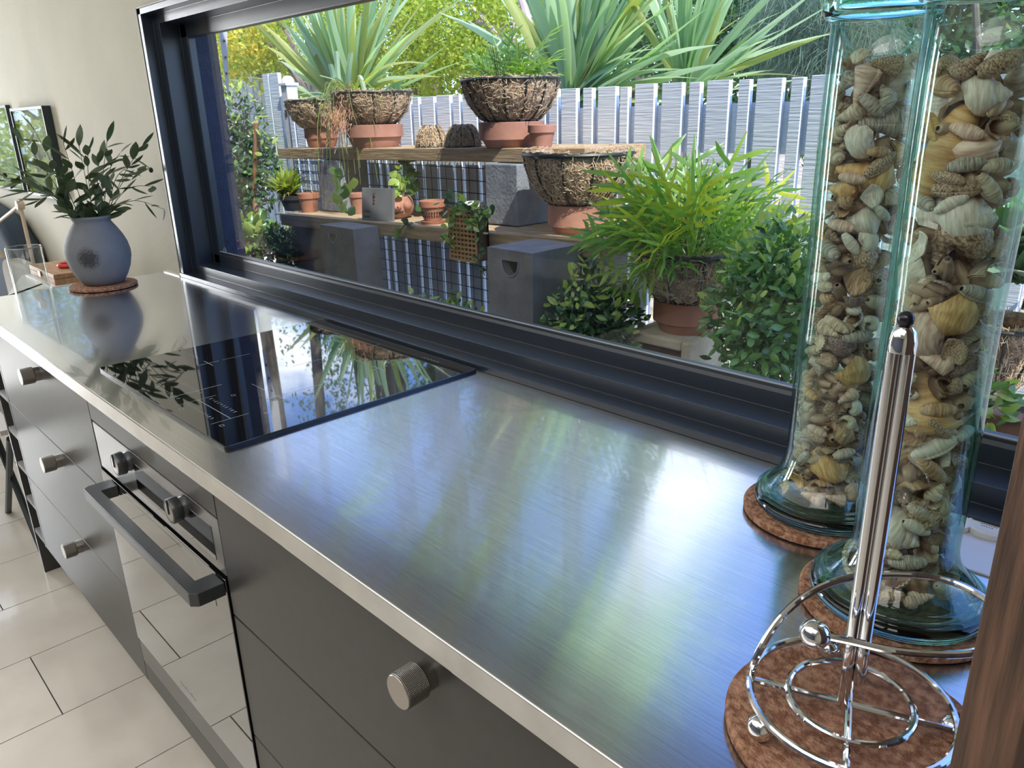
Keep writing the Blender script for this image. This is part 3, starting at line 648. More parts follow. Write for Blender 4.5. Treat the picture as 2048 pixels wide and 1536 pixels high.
    for it in range(12000):
        if len(placed) >= n_max: break
        kind = rn.choice(kinds); big = 1 - it / 12000
        size = rn.uniform(smin, smin + (smax - smin) * (0.35 + 0.65 * big)) * (0.72 if kind in ('moon snail', 'top shell', 'fan', 'clam') else 1.0)
        ang = camang + (rn.gauss(0, 0.9) if it % 4 else rn.uniform(-PI, PI))
        z = rn.uniform(z0 + 0.008, z1) if it % 5 else rn.uniform(z0 + 0.006, z0 + 0.055)
        tryput(kind, rn.choice(cols), size, ang, z, rn.gauss(0, 0.55), rn.uniform(-PI, PI), 0.72)
    # what lies behind the outer shells: smaller ones nobody could count
    V_, F_ = [], []; base = np.array([v for v in SHV['whelk']]); me = SH['olive']; base = SHV['olive']; fc = [tuple(p.vertices) for p in me.polygons]
    mb = MB()
    for q in range(350):
        z = rn.uniform(z0 + 0.014, z1 - 0.02) if q < 300 else rn.uniform(z0 + 0.014, z0 + 0.024); rr = R_ * 0.66 * math.sqrt(rn.random()) if q < 300 else rn.uniform(0.01, R_ * 1.0); a = rn.uniform(0, 2 * PI); s_ = rn.uniform(0.022, 0.034)
        A = np.array(Euler((rn.uniform(0, 6), rn.uniform(0, 6), rn.uniform(0, 6))).to_matrix())
        mb.add((base * s_ @ A.T + np.array((c[0] + rr * math.cos(a), c[1] + rr * math.sin(a), z))).tolist(), fc)
    o = mb.build('seashells', SMT['brown flecked'], None, smooth=True)
    tag(o, 'mass of small broken shells deep inside the %s glass jar' % which, 'seashells', kind='stuff')
fill_jar(J1, jz1 + 0.0165, 1.418, 0.0420, 'far', 5, [
    ('top shell', 'purple', 0.036, 1672, 694, 0.2, 0.3, 'purple brown top shell with pale spiral in the far glass jar'),
    ('cone', 'ochre', 0.060, 1735, 352, -0.25, 0.5, 'large ochre banded cone shell lying across the far glass jar'),
    ('cone', 'white', 0.050, 1712, 452, 0.35, 2.0, 'smooth white pointed shell lying across the far glass jar'),
    ('cone', 'brown flecked', 0.046, 1712, 520, 0.15, 1.0, 'speckled brown cone shell in the middle of the far jar'),
    ('clam', 'ochre', 0.040, 1705, 745, 0.1, 0.2, 'orange clam half low in the far glass jar'),
    ('moon snail', 'white', 0.032, 1715, 285, 0.2, 0.2, 'white round moon snail shell high in the far jar'),
    ('conch', 'white', 0.046, 1812, 165, 1.2, 0.6, 'white conch with open mouth at top right of the far jar')], 0.024, 0.050, 165)
fill_jar(J2, jz2 + 0.0165, 1.406, 0.0405, 'near', 8, [
    ('conch', 'white', 0.060, 1900, 430, 0.2, 2.2, 'biggest shell of all, a smooth white conch with brown mouth'),
    ('cone', 'pink', 0.062, 1958, 335, 1.75, 0.4, 'large pale pink cone shell standing upright in the near jar'),
    ('olive', 'ochre', 0.078, 1888, 300, 1.35, 1.0, 'long yellow shell upright in the upper part of the near jar'),
    ('cone', 'ochre', 0.085, 1838, 800, -1.35, 0.8, 'long smooth yellow cone shell upright low in the near jar'),
    ('knobbly whelk', 'brown flecked', 0.058, 1935, 500, 0.6, 0.3, 'brown and white spiny shell below the biggest conch'),
    ('whelk', 'white', 0.050, 1945, 205, 0.1, 0.3, 'ribbed cream whelk lying across the top of the near jar'),
    ('clam', 'ochre', 0.038, 1905, 628, -0.2, 0.2, 'orange clam half in the middle of the near jar'),
    ('moon snail', 'pink', 0.040, 1835, 672, 0.1, 0.2, 'glossy rounded grey pink shell in the middle of the near jar'),
    ('conch', 'cream', 0.045, 1925, 118, 1.2, 0.3, 'cream conch standing on top of the heap in the near jar')], 0.026, 0.056, 150)

# ---- cork trivet and chrome paper towel stand
t3 = trivet('bare cork trivet under the chrome paper towel stand', -0.168, 0.520, 0.0975)
PX, PY = -0.174, 0.519
st = thing('paper_towel_stand', 'chrome wire paper towel stand with ball feet on a cork trivet', 'towel stand', (PX, PY, t3))
fz = t3 + 0.0105; rz = t3 + 0.021
MB().tube(ring((PX, PY), 0.0745, rz, 56), 0.0031, 10, True).build('outer_ring', m_chrome, st, smooth=True)
MB().tube(ring((PX, PY), 0.0455, rz, 48), 0.0029, 10, True).build('inner_ring', m_chrome, st, smooth=True)
for a in (math.radians(22), math.radians(112)):
    dx, dy = 0.0745 * math.cos(a), 0.0745 * math.sin(a)
    MB().tube([(PX - dx, PY - dy, rz - 0.004), (PX + dx, PY + dy, rz - 0.004)], 0.0029, 10).build('cross_bar', m_chrome, st, smooth=True)
for a in (126, 238, 330, 30):
    dx, dy = 0.0745 * math.cos(math.radians(a)), 0.0745 * math.sin(math.radians(a))
    MB().ball((PX + dx, PY + dy, fz), 0.0105, 20, 12).build('ball_foot', m_chrome, st, smooth=True)
pr = Vector((0.95, 0.31, 0)) * 0.0044
MB().tube([(PX - pr.x, PY - pr.y, rz - 0.004), (PX - pr.x, PY - pr.y, 1.222)], 0.0046, 12).build('pole', m_chrome, st, smooth=True)
MB().tube([(PX + pr.x, PY + pr.y, rz + 0.02), (PX + pr.x, PY + pr.y, 1.222)], 0.0046, 12).build('pole', m_chrome, st, smooth=True)
MB().lathe([(0.0090, 1.215), (0.0092, 1.222), (0.0075, 1.229), (0.0048, 1.232), (0.0, 1.2325)], 20, (PX, PY, 0)).build('pole_cap', m_chrome, st, smooth=True)
MB().ball((PX, PY, 1.2365), 0.0055, 14, 8).build('tip_ball', M('dark_tip', (0.03, 0.03, 0.04), rough=0.2, metal=0.6), st, smooth=True)
ap = [(1507, 1345, 0.928), (1512, 1315, 0.945), (1560, 1237, 0.975), (1630, 1180, 0.993), (1720, 1152, 1.0), (1830, 1150, 1.0), (1905, 1164, 1.0), (1975, 1200, 1.0), (2010, 1240, 1.0), (2000, 1285, 1.0), (1940, 1306, 1.0), (1860, 1308, 1.0), (1780, 1300, 1.0), (1700, 1282, 1.0), (1630, 1268, 1.0)]
ap = [on(a, b, 2, z) for a, b, z in ap]
arm = MB().tube(catmull(ap, 6), 0.0030, 10).build('tension_arm', m_chrome, st, smooth=True)
MB().ball(ap[-1], 0.0112, 20, 12).build('end_ball', m_chrome, arm, smooth=True)

# ---- white lids on a scalloped sheet near the sill
sh = []
lc = on(1978, 1066, 2, 0.9); lc2 = on(1898, 1052, 2, 0.9)
for q in range(80):
    a = 2 * PI * q / 80; cx, cy = math.cos(a), math.sin(a); k_ = 0.5
    sx = 0.095 * math.copysign(abs(cx) ** k_, cx); sy = 0.048 * math.copysign(abs(cy) ** k_, cy)
    wv = 1 + 0.03 * math.cos(14 * a); sh.append((-0.150 + sx * wv, 0.878 + sy * wv))
mb = MB().extrude(sh, 0.9003, 0.9022, 'xy')
tag(mb.build('serving_sheet', M('pale_sheet', (0.62, 0.64, 0.72), rough=0.35), None), 'pale scalloped sheet lying by the sill behind the shell jars', 'tray')
for nm, P, r_ in (('white plastic lid with small print beside the timber upright', lc, 0.0235), ('white plastic lid half hidden behind the near shell jar', lc2, 0.0215)):
    l_ = thing('jar_lid', nm, 'lid', (P.x, P.y, 0.9025), 'white lids on the pale sheet')
    MB().lathe([(0, 0.9025), (r_, 0.9025), (r_ + 0.0005, 0.909), (r_ - 0.001, 0.9105), (r_ - 0.0035, 0.9102), (r_ - 0.005, 0.9092), (0, 0.9092)], 40, (P.x, P.y, 0)).build('cap', M('white_plastic', (0.78, 0.77, 0.75), rough=0.4), l_, smooth=True)
    pm = MB()
    for row in range(3):
        for q in range(9 - row * 2):
            x = P.x - 0.012 + row * 0.002 + q * 0.0026; y = P.y + 0.004 - row * 0.005; pm.box((x, y, 0.9092), (x + 0.0017, y + 0.0016, 0.9094))
    pm.build('small_print', M('grey_print', (0.15, 0.15, 0.16), rough=0.6), l_)

# ---- dark timber upright at the near right end of the bench
tp = thing('timber_shelf_side', 'dark brown grained timber upright standing at right end of bench', 'shelf', (-0.06, 0.45, 0.9))
a0 = on(1897, 1536, 1, 0.44); a1 = on(2027, 1536, 1, 0.425)
dx = a1 - a0; dx.z = 0; nrm = Vector((-dx.y, dx.x, 0)).normalized()
p0, p1 = Vector((a0.x, a0.y, 0)), Vector((a1.x, a1.y, 0)); p2 = p1 + nrm * 0.0 + Vector((0.22, 0.34, 0)).normalized() * 0.16; p3 = p0 + Vector((0.22, 0.34, 0)).normalized() * 0.16
MB().extrude([(p0.x, p0.y), (p1.x, p1.y), (p2.x, p2.y), (p3.x, p3.y)], 0.9003, 1.62, 'xy').build('board', m_walnut, tp, bevel=0.001)
q0 = p1 + (p1 - p0).normalized() * 0.002; q1 = q0 + (p1 - p0).normalized() * 0.05; 
e = Vector((0.22, 0.34, 0)).normalized() * 0.012
MB().extrude([tuple((q0 + e)[:2]), tuple((q1 + e)[:2]), tuple((q1 + e * 9)[:2]), tuple((q0 + e * 9)[:2])], 0.9003, 1.5, 'xy').build('pale_side_panel', M('pale_panel', (0.6, 0.6, 0.6), rough=0.5), tp)

# ------------------------------------------------------------------ beyond the bench end: pictures, side table, box, glass, lamp, chairs
def picture(label, x0, x1, z0, z1, d, pic):
    p = thing('picture_frame', label, 'picture', ((x0 + x1) / 2, 0.944, z0), 'framed pictures on the cream wall')
    wv = 0.012
    fr = m_frame2
    for a, b in (((x0, 0.944 - d, z0), (x0 + wv, 0.944, z1)), ((x1 - wv, 0.944 - d, z0), (x1, 0.944, z1)), ((x0 + wv, 0.944 - d, z0), (x1 - wv, 0.944, z0 + wv)), ((x0 + wv, 0.944 - d, z1 - wv), (x1 - wv, 0.944, z1))):
        MB().box(a, b).build('frame_side', fr, p, bevel=0.0006)
    MB().box((x0 + wv, 0.944 - d * 0.35, z0 + wv), (x1 - wv, 0.943, z1 - wv)).build('print', pic, p)
    MB().box((x0 + wv, 0.944 - d + 0.004, z0 + wv), (x1 - wv, 0.944 - d + 0.007, z1 - wv)).build('glazing', m_pic, p)
m_frame2 = M('dark_green_grey_frame', (0.018, 0.03, 0.035), rough=0.45)
m_pic = M('picture_glass', (0.10, 0.105, 0.10), rough=0.01, spec=1.0, coat=1.0, coat_r=0.0)
m_pic = THINGLASS('picture_glazing', (0.9, 0.92, 0.9))
picture('square deep framed picture nearer the window on the cream wall', -4.13, -3.62, 1.08, 1.447, 0.032, M('grey_print_paper', (0.30, 0.29, 0.28), (0.42, 0.41, 0.39), 9, 0.8))
picture('framed picture of pale foliage at left edge on the cream wall', -4.85, -4.255, 1.08, 1.465, 0.018, M('green_print_paper', (0.12, 0.18, 0.14), (0.45, 0.52, 0.45), 9, 0.8))
# side table
tb = thing('side_table', 'small white topped side table past the far end of the bench', 'table', (-3.2, 0.62, 0.0))
TZ = 0.862
gc = on(69, 592, 2, TZ)
MB().extrude([(-3.235, 0.635), (gc.x - 0.045, gc.y - 0.07), (-2.85, gc.y - 0.07), (-2.85, 0.87), (-3.235, 0.87)], TZ - 0.03, TZ, 'xy').build('tabletop', M('white_laminate', (0.66, 0.65, 0.63), rough=0.35), tb, bevel=0.002)
for x, y in ((-3.20, 0.67), (-3.20, 0.84), (-2.88, gc.y - 0.04), (-2.88, 0.84)):
    MB().box((x - 0.018, y - 0.018, 0), (x + 0.018, y + 0.018, TZ - 0.03)).build('leg', M('pale_leg', (0.5, 0.49, 0.47), rough=.5), tb)
bx = thing('wooden_box', 'hinged oak box with brass latch behind the vase', 'box', (-3.05, 0.76, TZ))
bz = TZ + 0.006
MB().box((-3.195, 0.640, TZ + 0.0005), (-2.868, 0.85, bz)).build('white_tray', M('white_tray', (0.75, 0.75, 0.74), rough=0.3), bx)
MB().box((-3.185, 0.655, bz), (-2.880, 0.835, bz + 0.020)).build('box_base', m_oak, bx, bevel=0.001)
MB().box((-3.185, 0.655, bz + 0.0212), (-2.880, 0.835, bz + 0.036)).build('box_lid', m_oak, bx, bevel=0.001)
MB().box((-3.055, 0.650, bz + 0.012), (-3.03, 0.6549, bz + 0.03)).build('latch', M('brass', (0.5, 0.36, 0.16), rough=0.3, metal=1), bx)
rb = MB().tube([(-3.00 + 0.028 * math.cos(a), 0.735 + 0.028 * math.sin(a), bz + 0.0445) for a in [2 * PI * q / 20 for q in range(20)]], 0.0075, 8, True)
tag(rb.build('red_band', M('red_plastic', (0.55, 0.01, 0.02), rough=0.35), None, smooth=True), 'red plastic band lying on the oak box lid', 'band')
gv = thing('glass_cylinder_vase', 'empty clear glass cylinder vase left of the oak box', 'vase', (gc.x, gc.y, TZ))
gh = 0.155; gr = 0.050
MB().lathe([(gr, TZ + 0.001), (gr, TZ + gh), (gr - 0.0015, TZ + gh + 0.0015), (gr - 0.003, TZ + gh), (gr - 0.003, TZ + 0.012), (0.0001, TZ + 0.012), (0.0001, TZ + 0.001)], 48, (gc.x, gc.y, 0), closed=True).build('wall', m_clear, gv, smooth=True, sharp=50)
MB().tube(ring((gc.x, gc.y), gr - 0.0015, TZ + gh, 48), 0.0016, 6, True).build('rim', M('glass_rim', (0.25, 0.27, 0.27), rough=0.1, spec=0.9), gv, smooth=True)
# lamp
lj = at(40, 410, 0.72); lb = at(44, 540, 0.72)
lp = thing('arm_lamp', 'beige jointed arm lamp by the cream wall', 'lamp', (lj.x, 0.72, 0))
m_beige = M('beige_enamel', (0.55, 0.45, 0.33), rough=0.45)
MB().lathe([(0, 0), (0.11, 0), (0.11, 0.015), (0, 0.018)], 32, (lj.x, 0.72, 0)).build('base', m_beige, lp, smooth=True)
MB().tube([(lj.x, 0.72, 0.015), lj], 0.007, 10).build('lower_arm', m_beige, lp, smooth=True)
MB().lathe([(0, -0.012), (0.017, -0.012), (0.017, 0.012), (0, 0.012)], 24, (lj.x, 0.72, lj.z), 'y').build('joint', m_beige, lp, smooth=True)
le = lj + Vector((-0.62, -0.05, -0.17)); MB().tube([lj, le], 0.0065, 10).build('upper_arm', m_beige, lp, smooth=True)
MB().lathe([(0.02, 0.0), (0.03, -0.02), (0.08, -0.09), (0.078, -0.09), (0.028, -0.02), (0.018, -0.003)], 28, (le.x, le.y, le.z), closed=True).build('shade', m_beige, lp, smooth=True)
# dining chairs: rounded upholstered backs
def chair(label, cx, cy, zs, ztop, rot, mat, w_=0.44):
    c = thing('dining_chair', label, 'chair', (cx, cy, 0), 'dining chairs past the bench'); c.rotation_euler = (0, 0, rot)
    def rr(y0, y1, z0, z1, r_, nm):
        mb = MB(); mb.extrude(rrect(-w_ / 2, z0, w_ / 2, z1, r_), y0, y1, 'xz'); return mb.build(nm, mat, c, local=True, bevel=0.012, seg=3, smooth=True)
    rr(-0.03, 0.035, zs + 0.06, ztop, 0.07, 'backrest')
    MB().box((-w_ / 2, -0.44, zs - 0.05), (w_ / 2, 0.02, zs + 0.03)).build('seat', mat, c, local=True, bevel=0.02, seg=3)
    for x in (-1, 1):
        for y in (-0.41, 0.0): MB().tube([(x * (w_ / 2 - 0.04), y, zs - 0.05), (x * (w_ / 2 - 0.02), y, 0)], 0.013, 8, taper=0.009).build('leg', m_frame2, c, local=True)
ca = on(51, 555, 0, -3.75); cz = on(51, 523, 0, -3.75).z
chair('grey upholstered dining chair seen through the clear glass cylinder', -3.75, ca.y, 0.46, cz, 0.05, M('grey_upholstery', (0.42, 0.40, 0.38), rough=0.9, bump=0.3, bscale=400), 0.42)
# navy armchair back against the wall far left
ac = thing('armchair', 'dark blue armchair with curved back against the cream wall', 'armchair', (-5.3, 0.6, 0))
m_sofa = M('navy_fabric', (0.02, 0.035, 0.055), rough=0.9, bump=0.3, bscale=300)
bkp = [(-5.9, 0.42), (-4.12, 0.42), (-4.12, 0.72), (-4.2, 0.86), (-4.42, 0.97), (-4.9, 1.02), (-5.5, 1.0), (-5.8, 0.92), (-5.9, 0.70)]
MB().extrude(bkp, 0.80, 0.93, 'xz').build('backrest', m_sofa, ac, bevel=0.03, seg=3, smooth=True)
MB().box((-5.85, 0.36, 0.12), (-4.7, 0.80, 0.44)).build('seat', m_sofa, ac, bevel=0.04, seg=3)
for x in (-5.8, -4.75):
    for y in (0.40, 0.76): MB().lathe([(0, 0), (0.02, 0), (0.025, 0.125), (0, 0.125)], 12, (x, y, 0)).build('foot', m_oak, ac)
# low stool / trolley left of the bench end
ts = on(0, 770, 0, -2.9)
stl = thing('folding_stool', 'slatted folding stool with dark legs past the bench end', 'stool', (-2.98, 0.30, 0))
for q in range(5): MB().box((-3.25, 0.16 + q * 0.055, 0.452), (-2.74, 0.205 + q * 0.055, 0.468)).build('slat', M('pale_slat', (0.5, 0.48, 0.45), rough=0.5), stl)
MB().box((-3.25, 0.155, 0.415), (-2.735, 0.175, 0.451)).build('rail', m_frame2, stl); MB().box((-3.25, 0.415, 0.415), (-2.735, 0.435, 0.451)).build('rail', m_frame2, stl)
for x0, x1 in ((-2.76, -3.2), (-3.2, -2.76)):
    for y in (0.18, 0.41): MB().tube([(x0, y + (0.005 if x0 < x1 else -0.005), 0.43), (x1, y + (0.005 if x0 < x1 else -0.005), 0.0)], 0.011, 8).build('leg', m_frame2, stl)

# ------------------------------------------------------------------ outside: ground, fence
m_ground = M('sandy_ground', (0.22, 0.17, 0.12), (0.50, 0.43, 0.33), 3.5, 0.95, bump=0.6, bscale=30)
struct('ground', MB().box((-30, -25, -0.30), (20, 30, -0.125)), m_ground)
struct('ground_bounce_strip', MB().box((-6, 1.14, -0.125), (2, 2.22, -0.118)), M('pale_bounce_ground', (0.50, 0.50, 0.50), (0.60, 0.60, 0.60), 6, .9))  # unseen pale strip added to bounce sunlight onto the fence
pv = thing('stepping_path', 'pale sandstone pavers of the sunny side path beyond the fence end', 'paving', (-7, 3, -0.12))
for q in range(6):
    for r_ in range(3):
        x = -11.5 + q * 0.95; y = 2.4 + r_ * 0.72
        MB().box((x, y, -0.125), (x + 0.92, y + 0.69, -0.085 + RN.uniform(0, 0.008))).build('paver', M('sandstone', (0.55, 0.43, 0.32), (0.68, 0.58, 0.46), 4, 0.9, bump=0.3, bscale=40, rnd=0.06), pv, bevel=0.006)
def fence_mat(nm, c1, c2):
    m, t, p, o = nodes(nm); p.inputs['Roughness'].default_value = 0.7
    tcn = t.nodes.new('ShaderNodeTexCoord'); mp = t.nodes.new('ShaderNodeMapping'); mp.inputs['Scale'].default_value = (5, 5, 90)
    n = t.nodes.new('ShaderNodeTexNoise'); n.inputs['Scale'].default_value = 1.6; n.inputs['Detail'].default_value = 5
    oi = t.nodes.new('ShaderNodeObjectInfo'); av = t.nodes.new('ShaderNodeVectorMath'); 
    cx = t.nodes.new('ShaderNodeCombineXYZ'); ml = t.nodes.new('ShaderNodeMath'); ml.operation = 'MULTIPLY'; ml.inputs[1].default_value = 37.0
    t.links.new(oi.outputs['Random'], ml.inputs[0]); t.links.new(ml.outputs[0], cx.inputs[0]); t.links.new(ml.outputs[0], cx.inputs[2])
    t.links.new(tcn.outputs['Object'], mp.inputs[0]); t.links.new(mp.outputs[0], av.inputs[0]); t.links.new(cx.outputs[0], av.inputs[1]); t.links.new(av.outputs[0], n.inputs['Vector'])
    r = t.nodes.new('ShaderNodeValToRGB'); r.color_ramp.elements[0].color = c4(c1); r.color_ramp.elements[1].color = c4(c2); r.color_ramp.elements[0].position = .3; r.color_ramp.elements[1].position = .7
    t.links.new(n.outputs['Fac'], r.inputs[0]); t.links.new(r.outputs[0], p.inputs['Base Color'])
    b = t.nodes.new('ShaderNodeBump'); b.inputs['Strength'].default_value = 0.6; b.inputs['Distance'].default_value = 0.004
    t.links.new(n.outputs['Fac'], b.inputs['Height']); t.links.new(b.outputs[0], p.inputs['Normal']); return m
m_fence = fence_mat('grey_painted_picket', (0.70, 0.79, 0.92), (0.78, 0.86, 0.97))
FYD = 2.25
fe = thing('picket_fence', 'pale grey timber picket fence behind the potted plants', 'fence', (-1.4, FYD, -0.12))
ww_, wn_ = 0.088, 0.043
def picket(xa, xb, top, y0=FYD, parent=fe):
    MB().box((xa, y0, -0.10), (xb, y0 + 0.022, top)).build('picket', m_fence, parent, bevel=0.0012)
# measured run on the right of the view, the same rhythm carried on to both sides
meas = [(1122, 1152), (1166, 1184), (1196, 1231), (1240, 1256), (1270, 1308), (1324, 1364), (1379, 1400), (1414, 1458), (1477, 1499), (1513, 1564), (1582, 1606), (1621, 1672)]
xs = [(at(a, 175, FYD).x, at(b, 175, FYD).x) for a, b in meas]
for a, b in xs: picket(a, b, 1.452 + RN.uniform(-0.004, 0.004))
x = xs[-1][1] + 0.02; q = 0
while x < 1.2:
    wd = wn_ if q % 2 == 0 else ww_; picket(x, x + wd, 1.455 + RN.uniform(-0.004, 0.004)); x += wd + 0.024; q += 1
x = xs[0][0] - 0.02; q = 0
while x > -4.12:
    wd = wn_ if q % 3 == 0 else ww_; picket(x - wd, x, 1.452 + RN.uniform(-0.004, 0.004)); x -= wd + 0.021; q += 1
for z0, z1 in ((1.235, 1.385), (0.35, 0.45)): MB().box((-4.15, FYD + 0.0225, z0), (1.3, FYD + 0.065, z1)).build('rail', m_fence, fe)
# white post with moulded cap, tall end pickets, neighbour fence further off
gp = at(570, 170, 2.27)
po = thing('fence_post', 'white square post with moulded cap at the left end of the fence', 'post', (gp.x, 2.3, -0.12))
m_white = M('white_paint', (0.72, 0.73, 0.76), rough=0.5)
pw = 0.032; zt = at(570, 152, 2.27).z
MB().box((gp.x - pw, 2.26, -0.12), (gp.x + pw, 2.325, zt - 0.05)).build('shaft', m_white, po, bevel=0.002)
MB().box((gp.x - pw - 0.008, 2.252, zt - 0.05), (gp.x + pw + 0.008, 2.333, zt - 0.035)).build('cap_collar', m_white, po, bevel=0.002)
MB().lathe([(0, zt - 0.035), (pw + 0.004, zt - 0.035), (pw, zt - 0.015), (pw * 0.6, zt), (0, zt + 0.003)], 20, (gp.x, 2.29, 0)).build('cap', m_white, po, smooth=True)
MB().box((gp.x - 0.012, 2.256, zt - 0.21), (gp.x + 0.008, 2.2599, zt - 0.175)).build('latch_slot', m_dark, po)
gt = thing('garden_gate', 'taller grey board gate left of the white post', 'gate', (gp.x - 0.2, 2.3, -0.1))
for a, b in ((537, 556), (524, 536)):
    xa, xb = at(a, 150, 2.28).x, at(b, 150, 2.28).x; MB().box((xa, 2.28, -0.1), (xb - 0.006, 2.302, at(545, 146, 2.28).z)).build('board', m_fence, gt, bevel=0.0012)
MB().box((at(524, 150, 2.28).x, 2.303, 1.2), (gp.x - pw, 2.33, 1.28)).build('rail', m_fence, gt)
m_fence2 = fence_mat('weathered_grey_slat', (0.24, 0.26, 0.28), (0.36, 0.38, 0.40))
nf = thing('neighbour_fence', 'hazy grey slat fence further off at the left, behind the climbing plants', 'fence', (-9, 4.6, -0.1))
for q in range(26):
    x = -12.6 + q * 0.18; MB().box((x, 4.7, -0.1), (x + 0.145, 4.725, 2.02 - 0.01 * (q % 3))).build('slat', m_fence2, nf)
MB().box((-12.6, 4.726, 1.5), (-8.0, 4.77, 1.6)).build('rail', m_fence2, nf)
# black garden mesh on the fence
m_wire = M('black_mesh', (0.006, 0.006, 0.007), rough=0.5)
me_ = thing('garden_mesh', 'black plastic garden mesh hung on the fence behind the shelves', 'mesh', (-3, FYD - 0.012, 0.3))
for q in range(42):
    x = -4.05 + q * 0.052; MB().tube([(x, FYD - 0.010, 0.25), (x + 0.004, FYD - 0.012, 0.75), (x, FYD - 0.010, 1.22)], 0.0017, 4).build('wire', m_wire, me_)
for q in range(19):
    z = 0.27 + q * 0.052; MB().tube([(-4.07, FYD - 0.0135, z), (-3.0, FYD - 0.0135, z + 0.006), (-1.90, FYD - 0.0135, z)], 0.0017, 4).build('wire', m_wire, me_)

# ------------------------------------------------------------------ shelves and their supports
m_plank = M('weathered_plank', (0.27, 0.185, 0.105), (0.54, 0.41, 0.26), 5, 0.75, bump=0.3, bscale=14, stretch=(1.2, 16, 16), ramp=(0.3, 0.7))
def plank(label, xa, za, xb, zb, y0, y1, th):
    t = thing('plank_shelf', label, 'shelf', ((xa + xb) / 2, (y0 + y1) / 2, min(za, zb) - th), 'timber plank shelves by the fence')
    MB().hexa([(xa, y0, za - th), (xb, y0, zb - th), (xb, y1, zb - th), (xa, y1, za - th), (xa, y0, za), (xb, y0, zb), (xb, y1, zb), (xa, y1, za)]).build('plank', m_plank, t, bevel=0.003)
    xb2 = xb - 0.012; y2, y3 = y1 + 0.008, FYD - 0.018  # rear plank added out of sight to shade the fence below
    MB().hexa([(xa, y2, za - th), (xb2, y2, zb - th), (xb2, y3, zb - th), (xa, y3, za - th), (xa, y2, za), (xb2, y2, zb), (xb2, y3, zb), (xa, y3, za)]).build('plank', m_plank, t, bevel=0.003)
TA, TB = at(555, 297, 1.9), at(1170, 296, 1.9); MA, MBp = at(560, 428, 1.72), at(1202, 484, 1.72)
plank('upper weathered plank shelf carrying the coir baskets', TA.x, TA.z, TB.x, TB.z, 1.90, 2.075, 0.047)
plank('lower weathered plank shelf carrying small terracotta pots', MA.x, MA.z, MBp.x, MBp.z, 1.72, 2.04, 0.05)
def zu(x): return TA.z + (TB.z - TA.z) * (x - TA.x) / (TB.x - TA.x)
def zl(x): return MA.z + (MBp.z - MA.z) * (x - MA.x) / (MBp.x - MA.x)
m_conc = M('blue_grey_concrete', (0.16, 0.18, 0.22), (0.25, 0.28, 0.33), 14, 0.8, bump=0.3, bscale=90)
m_concd = M('grey_concrete', (0.14, 0.14, 0.15), (0.22, 0.22, 0.235), 10, 0.75, bump=0.25, bscale=90)
m_crm = M('cream_concrete', (0.42, 0.36, 0.26), (0.58, 0.52, 0.40), 12, 0.85, bump=0.35, bscale=70)
def support(label, pxa, pxb, y0, y1):
    xa, xb = at(pxa, 360, y0).x, at(pxb, 360, y0).x; zc = zl((xa + xb) / 2) + 0.004; ztp = zu((xa + xb) / 2) - 0.050
    o = MB().box((xa, y0, zc), (xb, y1, ztp)).build('concrete_block', m_conc, None, bevel=0.004); tag(o, label, 'block', 'blocks holding up the upper shelf')
support('blue grey concrete block under the right part of the upper shelf', 970, 1034, 1.86, 2.03)
support('blue grey concrete block under the left part of the upper shelf', 637, 680, 1.88, 2.03)
def handle_block(label, xa, xb, y0, y1, z0, z1, hx, hz, hr):
    """concrete pedestal with a half-round hand hole in its front"""
    t = thing('concrete_pedestal', label, 'pedestal', ((xa + xb) / 2, (y0 + y1) / 2, z0), 'grey concrete pedestals with hand holes')
    arc = [(hx + hr * math.cos(a), hz + 1.25 * hr * math.sin(a)) for a in [PI + PI * q / 12 for q in range(13)]]
    # front slab as a face with the hole cut out, in strips
    mb = MB(); n = 13
    top = [(x, z) for x, z in arc]
    v = []; d = 0.03
    for yy in (y0, y0 + d):
        for i in range(n): v += [(arc[i][0], yy, arc[i][1]), (arc[i][0], yy, z0)]
    f = []
    for i in range(n - 1): f.append((2 * i, 2 * i + 1, 2 * i + 3, 2 * i + 2)); f.append((2 * n + 2 * i, 2 * n + 2 * i + 2, 2 * n + 2 * i + 3, 2 * n + 2 * i + 1)); f.append((2 * i, 2 * i + 2, 2 * n + 2 * i + 2, 2 * n + 2 * i))
    mb.add(v, f)
    mb.box((xa, y0, z0), (hx - hr, y0 + d, z1)).box((hx + hr, y0, z0), (xb, y0 + d, z1)).box((hx - hr, y0, hz), (hx + hr, y0 + d, z1))
    mb.build('front_slab', m_concd, t)
    b = MB().box((xa, y0 + d, z0), (xa + 0.02, y1, z1)).box((xb - 0.02, y0 + d, z0), (xb, y1, z1)).box((xa + 0.02, y0 + d, z1 - 0.02), (xb - 0.02, y1, z1)).box((xa + 0.02, y1 - 0.02, z0), (xb - 0.02, y1, z1 - 0.02))
    b.build('body', m_concd, t)
    lip = MB().tube([(x, y0 - 0.001, z) for x, z in arc], 0.003, 6).build('hole_rim', m_conc, t, smooth=True)
ca0 = at(974, 487, 1.5); cb0 = at(1064, 500, 1.5); hh = at(1020, 522, 1.5)
handle_block('tall grey concrete pedestal with a half round hand hole near the window', ca0.x, cb0.x, 1.5, 1.70, -0.12, 1.008, hh.x, hh.z, 0.036)
ca1 = at(640, 455, 1.6); cb1 = at(706, 462, 1.6); h1 = at(665, 468, 1.6)
handle_block('smaller grey concrete pedestal with hand hole under the lower shelf', ca1.x, cb1.x, 1.6, 1.715, -0.12, max(0.86, h1.z + 0.03), h1.x, h1.z, 0.028)
